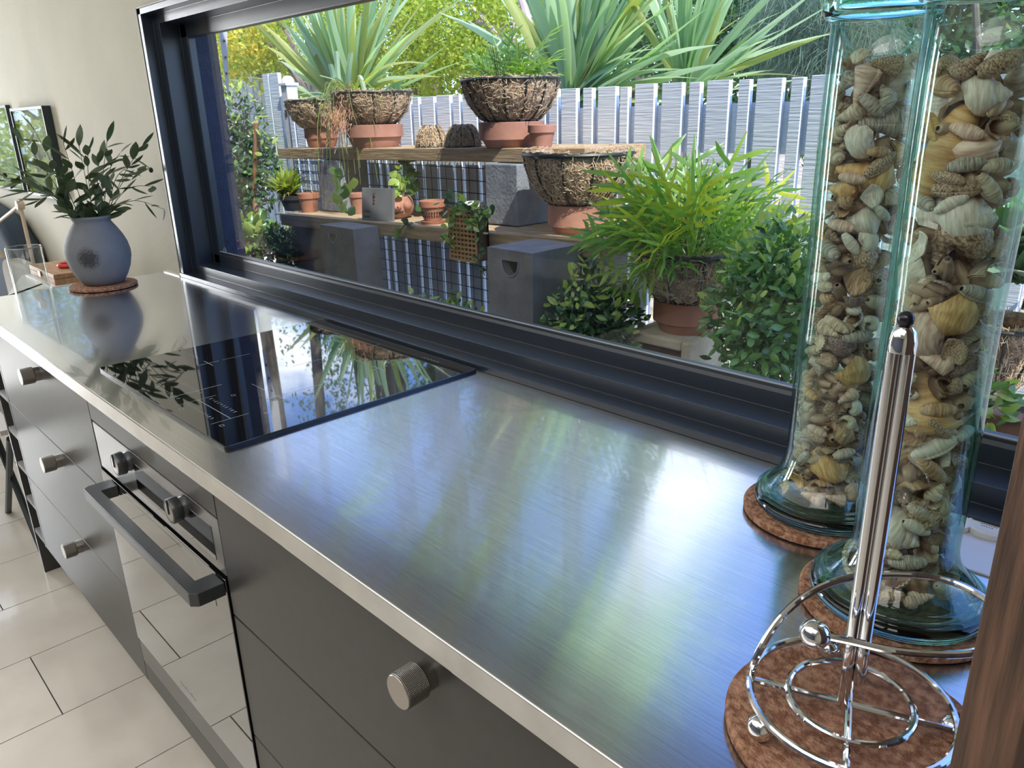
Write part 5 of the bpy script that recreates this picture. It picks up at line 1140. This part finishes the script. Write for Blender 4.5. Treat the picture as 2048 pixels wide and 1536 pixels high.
# shrubs: many small glossy leaves; the nearer ones as single pieces
shl = [leaf_mesh('leaf', 1.0, 0.24, 0.35, .10 + .1 * q, 4) for q in range(3)]; shl2 = [me.copy() for me in shl]; shl3 = [me.copy() for me in shl]
m_sh = LEAF('glossy_shrub_leaf', (0.075, 0.19, 0.05), (0.16, 0.31, 0.09), 0.22, 0.22, (1.8, 2, .6)); m_sh2 = LEAF('new_shrub_leaf', (0.34, 0.48, 0.12), (0.48, 0.58, 0.18), .4, .3, (1.5, 1.5, .5)); m_sh3 = LEAF('dark_shrub_leaf', (0.03, 0.085, 0.035), (0.06, 0.14, 0.06), .15, .22, (1.5, 1.7, .7))
for A_, m_ in ((shl, m_sh), (shl2, m_sh2), (shl3, m_sh3)):
    for me in A_: me.materials.append(m_)
def shrub(label, c, rx, ry, rz, n_part, n_stuff, ls, seed, sets, tipset=None, cat='shrub', name='shrub', group='leafy shrubs by the fence', zfloor=-0.12):
    rn = random.Random(seed); t = thing(name, label, cat, (c[0], c[1], zfloor), group); o0 = org(t)
    sb = MB()
    for q in range(14):
        a = rn.uniform(0, 2 * PI); e = Vector((c[0] + rx * .8 * math.cos(a), c[1] + ry * .8 * math.sin(a), c[2] + rz * rn.uniform(-.2, .8)))
        sb.tube(catmull([(c[0], c[1], zfloor), (c[0] + .2 * rx * math.cos(a), c[1] + .2 * ry * math.sin(a), c[2] - .4 * rz), e], 4), 0.005, 5, taper=.0015)
    sb.build('stems', m_stem, t)
    camd = Vector((-c[0], -c[1], 0.3)).normalized()
    mb = MB(); bases = [(np.array([v.co[:] for v in me.vertices]), [tuple(p.vertices) for p in me.polygons]) for me in shl]
    def place(front):
        while True:
            d = Vector((rn.gauss(0, 1), rn.gauss(0, 1), rn.gauss(0.15, 1))).normalized()
            if not front or d.dot(camd) > -0.15: break
        k_ = rn.uniform(.86, 1.04) if front else rn.uniform(.35, .95)
        lump = 1 + .13 * math.sin(5 * d.x + seed) * math.cos(4 * d.z + 2 * d.y)
        p = Vector((c[0] + rx * d.x * k_ * lump, c[1] + ry * d.y * k_ * lump, c[2] + rz * d.z * k_ * lump))
        ld = (d * .6 + RV(rn, .8) + Vector((0, 0, .15))).normalized(); up = d + RV(rn, .4) + Vector((0, 0, .5)); return p, ld, up, d
    for q in range(n_part):
        p, ld, up, d = place(True); me = rn.choice(rn.choice(tipset if (tipset and d.z > .1 and rn.random() < .35 + .5 * d.z) else sets))
        inst('leaf', me, Matrix.Translation(p - o0) @ frame_to(ld, up) @ Matrix.Scale(ls * rn.uniform(.7, 1.25), 4), t)
    for q in range(n_stuff):
        p, ld, up, d = place(False); V, F = bases[q % 3]; A = np.array(frame_to(ld, up).to_3x3()) * ls * rn.uniform(.7, 1.2); mb.add((V @ A.T + np.array(p)).tolist(), F)
    o = mb.build('foliage', m_sh3 if sets[0] is shl3 else m_sh, t); o['kind'] = 'stuff'
    return t
P = at(1552, 645, 1.60); shrub('rounded glossy shrub with lime new tips right of the mossy block', (P.x, P.y, P.z), 0.150, 0.17, 0.225, 298, 2600, 0.029, 61, [shl, shl, shl3], [shl2])
P = at(1196, 632, 1.62); shrub('dark glossy shrub with pale tips between the pedestal and the mossy block', (P.x, P.y, P.z - .05), 0.125, 0.15, 0.19, 240, 1100, 0.032, 62, [shl3, shl3, shl], [shl2])
P = at(880, 640, 1.55); shrub('low sunlit shrub below the lower shelf left of the tall pedestal', (P.x, P.y, P.z - .07), 0.20, 0.15, 0.15, 240, 1000, 0.029, 63, [shl, shl3, shl], [shl2])
P = at(562, 505, 1.75); shrub('dark leafy potted shrub at the lower left of the window', (P.x, P.y, P.z + .01), 0.11, 0.11, 0.12, 170, 500, 0.032, 64, [shl3, shl3, shl], [shl2])
dz_ = P; dpt = wide_pot('dark bowl planter of the leafy shrub at lower left', (P.x, P.y), P.z - 0.24, 0.13, 0.13, M('dark_bowl', (0.03, 0.03, 0.032), rough=.5), .4, 'planters on the ground')
o = MB().box((P.x - .1, P.y - .1, -0.12), (P.x + .1, P.y + .1, P.z - 0.2405)).build('concrete_plinth', m_concd, None, bevel=.005); tag(o, 'dark concrete plinth under the bowl planter at lower left', 'block')
P = at(700, 655, 1.30); shrub('pale leafy sprigs just above the sill at the left', (P.x, P.y, P.z - .03), 0.10, 0.05, 0.06, 70, 120, 0.035, 65, [shl, shl2, shl], None)
P = at(482, 320, 2.15); shrub('climbing leafy growth in front of the neighbour fence at far left', (P.x, P.y, P.z), 0.34, 0.16, 0.40, 280, 1500, 0.042, 66, [shl3, shl3, shl], [shl2], 'climber', 'climbing_plant', None)
P = at(500, 470, 2.0); shrub('broad sunlit leaves low at the far left', (P.x, P.y, P.z), 0.16, 0.12, 0.09, 70, 150, 0.085, 67, [shl, shl2], None, 'plant', 'broadleaf_plant', None)
P = at(1985, 800, 1.42); shrub('variegated ivy spilling over the terracotta hollow brick', (P.x - 0.05, 1.45, zt_ + 0.02), 0.07, 0.05, 0.07, 70, 60, 0.036, 68, [shl, shl2], None, 'ivy', 'ivy', None, zt_ - 0.02)
# trailing ivy in the lattice planter, leafy pothos, lime climber by the face pot
def trail(name, label, pts, n, ls, sets, seed, cat='ivy', jit=.02):
    rn = random.Random(seed); t = thing(name, label, cat, pts[0]); pa = catmull(pts, 6); MB().tube(pa, 0.0016, 5).build('vine', m_stem, t)
    for q in range(n):
        u = q / n * (len(pa) - 1); i = int(u); p = pa[i].lerp(pa[min(i + 1, len(pa) - 1)], u - i) + RV(rn, jit)
        inst('leaf', rn.choice(rn.choice(sets)), Matrix.Translation(p - org(t)) @ frame_to(RV(rn) + Vector((0, -.4, 0)), RV(rn) + Vector((0, -.6, .6))) @ Matrix.Diagonal((ls * 1.5, ls, ls, 1)), t)
trail('ivy', 'variegated ivy crown spilling from the lattice planter', [at(895, 400, 1.66), at(925, 412, 1.64), at(955, 425, 1.64), at(965, 450, 1.64)], 75, 0.026, [shl, shl2, shl3], 71, jit=.035)
trail('ivy', 'long ivy strand hanging left of the lattice planter', [at(905, 420, 1.645), at(900, 455, 1.64), at(896, 485, 1.64), at(906, 492, 1.64)], 30, 0.024, [shl2, shl], 72, jit=.012)
trail('ivy', 'long ivy strand hanging right of the lattice planter', [at(955, 440, 1.64), at(962, 490, 1.64), at(957, 530, 1.63), at(970, 550, 1.63)], 22, 0.022, [shl3, shl], 73, jit=.010)
trail('pothos', 'lime pothos with rounded leaves hanging at the left of the lower shelf', [at(700, 345, 1.72), at(680, 362, 1.69), at(688, 392, 1.69), at(682, 412, 1.69), at(700, 430, 1.69)], 15, 0.060, [shl2, shl2, shl], 74, 'plant', .025)
trail('succulent_climber', 'backlit lime climber with frilled edge behind the face planter', [at(792, 338, 1.88), at(800, 362, 1.87), at(803, 382, 1.86), at(800, 402, 1.85)], 30, 0.040, [shl2, shl2, shl], 75, 'plant', .02)
trail('potted_seedling', 'dark leafy seedling behind the pierced terracotta pot', [at(822, 330, 1.95), at(828, 360, 1.95), at(835, 400, 1.95)], 26, 0.045, [shl, shl3], 76, 'plant', .03)
trail('fallen_vine', 'drooping leafy twig hanging from the lower shelf', [at(816, 443, 1.70), at(803, 458, 1.69), at(795, 468, 1.69)], 12, 0.032, [shl3, shl], 77, 'twig', .008)
# rusty stake and grey bracket far left
a_, b_ = at(512, 245, 2.1), at(508, 395, 2.1); o = MB().tube([a_, b_, Vector((b_.x, b_.y, -0.1))], 0.012, 8).build('rusty_stake', M('rust', (0.30, 0.12, 0.06), (0.42, 0.20, 0.11), 15, .8), None); tag(o, 'rusty upright garden stake at the far left', 'stake')
bk = thing('metal_bracket', 'pale tapered metal bracket hanging outside at the upper left', 'bracket', at(440, 60, 1.6))
a_, b_ = at(447, 55, 1.6), at(456, 185, 1.6)
rv = Vector((.39, .92, 0)) * .020; fv = Vector((-.92, .39, 0)) * .006; zu_ = Vector((0, 0, .06))
MB().add([tuple(p) for p in (a_ - rv + zu_, a_ + rv + zu_, b_ + rv * .2, b_ - rv * .2, a_ - rv + zu_ + fv, a_ + rv + zu_ + fv, b_ + rv * .2 + fv, b_ - rv * .2 + fv)], [(0, 1, 2, 3), (4, 7, 6, 5), (0, 4, 5, 1), (1, 5, 6, 2), (2, 6, 7, 3), (3, 7, 4, 0)]).build('plate', M('galvanised', (0.66, 0.68, 0.72), rough=.45), bk)
for u in (.2, .45, .7): p = a_.lerp(b_, u); MB().ball(p, .0055, 10, 6).build('bolt', m_ovenblack, bk)
hz_ = Vector((0, 0, 2.40 - a_.z)); MB().add([tuple(p) for p in (a_ - rv, a_ + rv, a_ + rv + hz_, a_ - rv + hz_, a_ - rv + fv, a_ + rv + fv, a_ + rv + fv + hz_, a_ - rv + fv + hz_)], [(0, 3, 2, 1), (4, 5, 6, 7), (0, 1, 5, 4), (1, 2, 6, 5), (2, 3, 7, 6), (3, 0, 4, 7)]).build('hanger', m_white, bk)
MB().tube([a_ + hz_, Vector((a_.x, 1.41, 2.46))], .008, 6).build('bracket_arm', m_white, bk)

# ------------------------------------------------------------------ trees beyond the fence
def fast_mesh(name, V, F):
    me = bpy.data.meshes.new(name); nv, nf = len(V), len(F); me.vertices.add(nv); me.vertices.foreach_set('co', V.astype(np.float32).ravel())
    me.loops.add(nf * 3); me.loops.foreach_set('vertex_index', F.astype(np.int32).ravel()); me.polygons.add(nf)
    me.polygons.foreach_set('loop_start', np.arange(0, nf * 3, 3, dtype=np.int32)); me.polygons.foreach_set('loop_total', np.full(nf, 3, dtype=np.int32)); me.update(); me.validate(); return me
def crown(blobs, n, l, w_, mat, parent, rs, needle=False):
    """loose foliage: n folded leaves gathered in clusters inside the blobs"""
    rg = np.random.default_rng(rs); bl = np.array(blobs, float); vol = bl[:, 3] * bl[:, 4] * bl[:, 5]; pick = rg.choice(len(bl), n // 24 + 1, p=vol / vol.sum())
    d = rg.normal(size=(len(pick), 3)); d /= np.linalg.norm(d, axis=1)[:, None]; rad = rg.uniform(.45, 1.0, len(pick))[:, None] ** .6
    cl = bl[pick, :3] + d * rad * bl[pick, 3:6]; cs = 0.11 * bl[pick, 3:6].mean(1)[:, None] + .03
    P = np.repeat(cl, 24, 0)[:n] + rg.normal(size=(n, 3)) * np.repeat(cs, 24, 0)[:n]
    a = rg.normal(size=(n, 3)) + (np.array([0, 0, -1.6]) if needle else 0); a /= np.linalg.norm(a, axis=1)[:, None]; b = np.cross(a, rg.normal(size=(n, 3))); b /= np.linalg.norm(b, axis=1)[:, None]; c = np.cross(a, b)
    L_ = (l * rg.uniform(.6, 1.3, n))[:, None]; W_ = (w_ * rg.uniform(.7, 1.2, n))[:, None]
    V = np.stack([P, P + a * L_ * .5 + b * W_ + c * W_ * .3, P + a * L_, P + a * L_ * .5 - b * W_ + c * W_ * .3], 1).reshape(-1, 3)
    k_ = np.arange(n)[:, None] * 4; F = np.concatenate([k_ + np.array([[0, 1, 2]]), k_ + np.array([[0, 2, 3]])], 1).reshape(-1, 3)
    o0 = org(parent); me = fast_mesh('foliage', V - np.array(o0), F); me.materials.append(mat); o = bpy.data.objects.new('foliage', me); COL.objects.link(o); o.parent = parent; o['kind'] = 'stuff'; ORG[o.name] = o0; return o
m_tl = LEAF('tree_leaf_lime', (0.20, 0.30, 0.05), (0.42, 0.48, 0.10), .5, .5, (1.9, 1.8, .6)); m_tg = LEAF('tree_leaf_green', (0.06, 0.14, 0.05), (0.14, 0.25, 0.09), .4, .45, (2, 2.1, .7)); m_td = LEAF('tree_leaf_dark', (0.045, 0.11, 0.05), (0.12, 0.22, 0.09), .4, .4, (1.9, 2.1, .8)); m_tn = LEAF('needle_leaf', (0.10, 0.17, 0.13), (0.22, 0.30, 0.24), .35, .5, (1.5, 1.6, 1.2)); m_ty = LEAF('yellow_flower', (0.60, 0.48, 0.04), (0.70, 0.62, 0.12), .5, .6, (1.3, 1.2, .5))
m_bark = M('bark', (0.07, 0.055, 0.045), (0.20, 0.16, 0.13), 8, .9, bump=.6, bscale=30, stretch=(1, 1, .2)); m_barkp = M('pale_bark', (0.36, 0.27, 0.24), (0.5, 0.40, 0.36), 6, .8)
def tree(label, base, trunk, blobs, n, l, w_, mat, rs, group='trees beyond the fence', bark=None, r0=.09, extra=None, needle=False, name='tree', cat='tree'):
    t = thing(name, label, cat, base, group); rn = random.Random(rs)
    MB().tube(catmull([base] + trunk, 5), r0, 8, taper=r0 * .35).build('trunk', bark or m_bark, t, smooth=True)
    top = Vector(trunk[-1])
    for b in blobs[:7]:
        e = Vector(b[:3]); MB().tube(catmull([Vector(base).lerp(top, .6), Vector(base).lerp(top, .75).lerp(e, .5) + RV(rn, .1), e], 4), r0 * .4, 6, taper=r0 * .08).build('branch', bark or m_bark, t, smooth=True)
    crown(blobs, n, l, w_, mat, t, rs, needle)
    if extra: crown(extra[0], extra[1], extra[2], extra[3], extra[4], t, rs + 1)
    return t
def blobs_px(L_, D): return [(*at(px, py, D + dy), s_, s_, s_ * .8) for px, py, s_, dy in L_]
g0 = -0.12
tree('yellow flowering tree at the far left above the neighbour fence', (-7.2, 4.2, g0), [(-7.1, 4.2, 1.4), (-6.9, 4.2, 2.4)], blobs_px([(500, 90, .45, 1.6), (470, 60, .4, 1.7), (560, 120, .45, 1.7), (530, 30, .4, 1.8), (450, 120, .35, 1.6)], 2.6) , 6000, .055, .016, m_tl, 101, extra=(blobs_px([(500, 95, .28, 1.4), (470, 130, .2, 1.4), (520, 70, .2, 1.4)], 2.6), 700, .05, .018, m_ty))
tree('lime leaved tree behind the left pandanus', (-7.6, 5.6, g0), [(-7.4, 5.6, 1.6), (-7.0, 5.6, 3.0)], blobs_px([(640, 60, .8, 3), (740, 120, .7, 3), (800, 60, .8, 3), (850, 140, .6, 3), (700, 20, .6, 3)], 2.6), 8500, .06, .018, m_tl, 102)
tree('airy yellow green tree with a leaning pale trunk behind the middle of the fence', (-5.2, 5.4, g0), [(-5.0, 5.3, 1.3), (-5.2, 5.3, 2.0), (-5.8, 5.4, 3.2)], blobs_px([(880, 100, .6, 3), (930, 60, .6, 3), (900, 20, .6, 3), (1000, 60, .5, 3)], 2.5), 8000, .055, .016, m_tl, 103, bark=m_barkp, r0=.07)
tree('dark dense tree above the fence right of the big pandanus', (-3.4, 6.0, g0), [(-3.4, 6.0, 1.5), (-3.3, 6.0, 2.6)], [(-3.2, 5.6, 1.75, .7, .5, .5), (-2.6, 5.6, 2.0, .7, .5, .5), (-4.0, 5.8, 2.1, .7, .5, .55), (-2.4, 5.8, 1.4, .6, .5, .4), (-3.0, 6.0, 2.5, .8, .5, .4)], 15000, .075, .022, m_td, 104)
tree('dark dense tree above the fence near the shell jars', (-1.6, 5.6, g0), [(-1.6, 5.6, 1.5), (-1.7, 5.6, 2.3)], [(-1.9, 5.4, 1.7, .6, .5, .5), (-1.3, 5.4, 1.8, .6, .5, .5), (-0.6, 5.6, 1.7, .7, .5, .6), (0.4, 5.6, 1.6, .8, .5, .6), (-1.5, 5.6, 2.3, .8, .5, .4)], 14000, .075, .022, m_td, 105)
tree('feathery grey green needle tree at the top right behind the fence', (-1.1, 3.9, g0), [(-1.15, 3.9, 1.3), (-1.25, 3.9, 1.9)], blobs_px([(1620, 70, .17, 1), (1680, 60, .2, 1), (1660, 110, .2, 1), (1600, 20, .2, 1), (1720, 90, .22, 1), (1650, -30, .3, 1), (1560, 70, .13, 1)], 2.7), 9000, .17, .0016, m_tn, 106, needle=True, r0=.03)
# taller crowns and bare trunks seen only in the reflections of the bench and the hob
def tall(label, x, y, h, lean, n, mat, rs, s_=1.0, r0=.12):
    tr = [(x + lean * .3, y, h * .35), (x + lean * .8, y + .1, h * .7), (x + lean, y, h)]
    bl = [(x + lean + dx * s_, y + dy, h + dz * s_, 1.0 * s_, .9 * s_, .7 * s_) for dx, dy, dz in ((0, 0, .1), (-1.1, .2, -.6), (1.0, -.1, -.5), (-.4, .3, .7), (.5, 0, -1.3), (-.9, 0, -1.8))]
    tree(label, (x, y, g0), tr, bl, n, .11, .03, mat, rs, 'tall trees beyond the garden', r0=r0)
tall('tall open crowned tree far left beyond the fence', -13.5, 8.0, 5.5, .5, 2600, m_tg, 111, 1.3)
tall('tall tree with forked trunk beyond the left half of the fence', -9.0, 8.4, 6.2, -.3, 2600, m_tg, 112, 1.2)
for q, (x, y, h, ln, r_) in enumerate(((-14.0, 6.6, 8.5, .3, .15), (-12.4, 6.9, 8, -.4, .12), (-11.2, 7.4, 9, .5, .18), (-10.1, 6.9, 7.5, .3, .12), (-9.3, 7.4, 8.2, -.2, .18), (-8.6, 6.8, 8, .35, .12), (-7.9, 7.3, 8.5, -.3, .20), (-7.3, 6.8, 7.6, .2, .10), (-6.7, 7.3, 8, .3, .16), (-6.1, 6.9, 7.4, -.15, .10), (-5.6, 7.4, 7.0, .2, .13))):
    nm = ('far left', 'second from the far left', 'third from the far left', 'fourth from the far left', 'fifth from the far left', 'middle', 'thickest', 'slim one right of the thickest', 'fourth from the right', 'thinnest near the right', 'last at the right')[q]
    t = thing('tall_palm', 'tall bare trunked palm beyond the garden, %s of the row' % nm, 'palm', (x, y, g0), 'tall palms beyond the garden')
    tp0 = Vector((x + ln, y, h)); MB().tube(catmull([(x, y, g0), (x + ln * .2, y, h * .4), (x + ln * .7, y, h * .75), tp0], 5), r_, 8, taper=r_ * .7).build('trunk', m_bark, t, smooth=True)
    rn = random.Random(300 + q)
    for i in range(15):
        a = 2 * PI * i / 15 + rn.uniform(-.2, .2); inst('blade', rn.choice(pand), Matrix.Translation(tp0 - org(t)) @ frame_to((math.cos(a), math.sin(a), rn.uniform(-.2, 1.0)), (0, 0, 1)) @ Matrix.Diagonal((5, 1.7, 1.7, 1)), t)
tall('tall thin crowned tree beyond the middle of the fence', -7.0, 7.4, 4.6, .2, 1600, m_tl, 113, .8)

for q, (x, y, h, r_) in enumerate(((-12.6, 8.2, 7.0, .50), (-10.5, 8.0, 6.4, .38), (-8.8, 7.9, 7.4, .55), (-7.4, 8.1, 6.0, .36), (-6.0, 8.0, 6.6, .45))):  # dark columns added out of view to streak the bench reflection
    nm = ('leftmost', 'second from left', 'tallest and thickest', 'shortest', 'rightmost')[q]
    tree('dark columnar tree added for its reflection, %s of five' % nm, (x, y, g0), [(x, y, h * .5), (x, y, h)], [(x + RN.uniform(-.08, .08), y, 1.2 + (h - 1.2) * i / 8, r_ * (1 - .45 * i / 8), r_ * (1 - .45 * i / 8), .55) for i in range(9)], 4200, .10, .03, m_td, 140 + q, 'columnar trees added for the bench reflection', r0=.1)

# outside the glazed end door
tree('sunlit lime bush outside the glazed end door', (-9.2, -0.4, g0), [(-9.2, -0.4, .6), (-9.2, -.4, 1.2)], [(-9.2, -.4, 1.3, .55, .8, .7), (-9.5, .3, .8, .5, .6, .6), (-9.4, -1.0, .7, .5, .6, .6)], 4500, .09, .03, m_tl, 131, 'trees outside the end door')
tree('green tree further outside the glazed end door', (-12.0, -1.2, g0), [(-12.0, -1.2, 1.2), (-12.1, -1.2, 2.4)], [(-12, -1.2, 2.6, 1.0, 1.6, .9), (-12, .6, 2.2, .9, 1, .8), (-12, -3, 2.0, 1, 1, .9)], 5500, .11, .035, m_tg, 132, 'trees outside the end door')
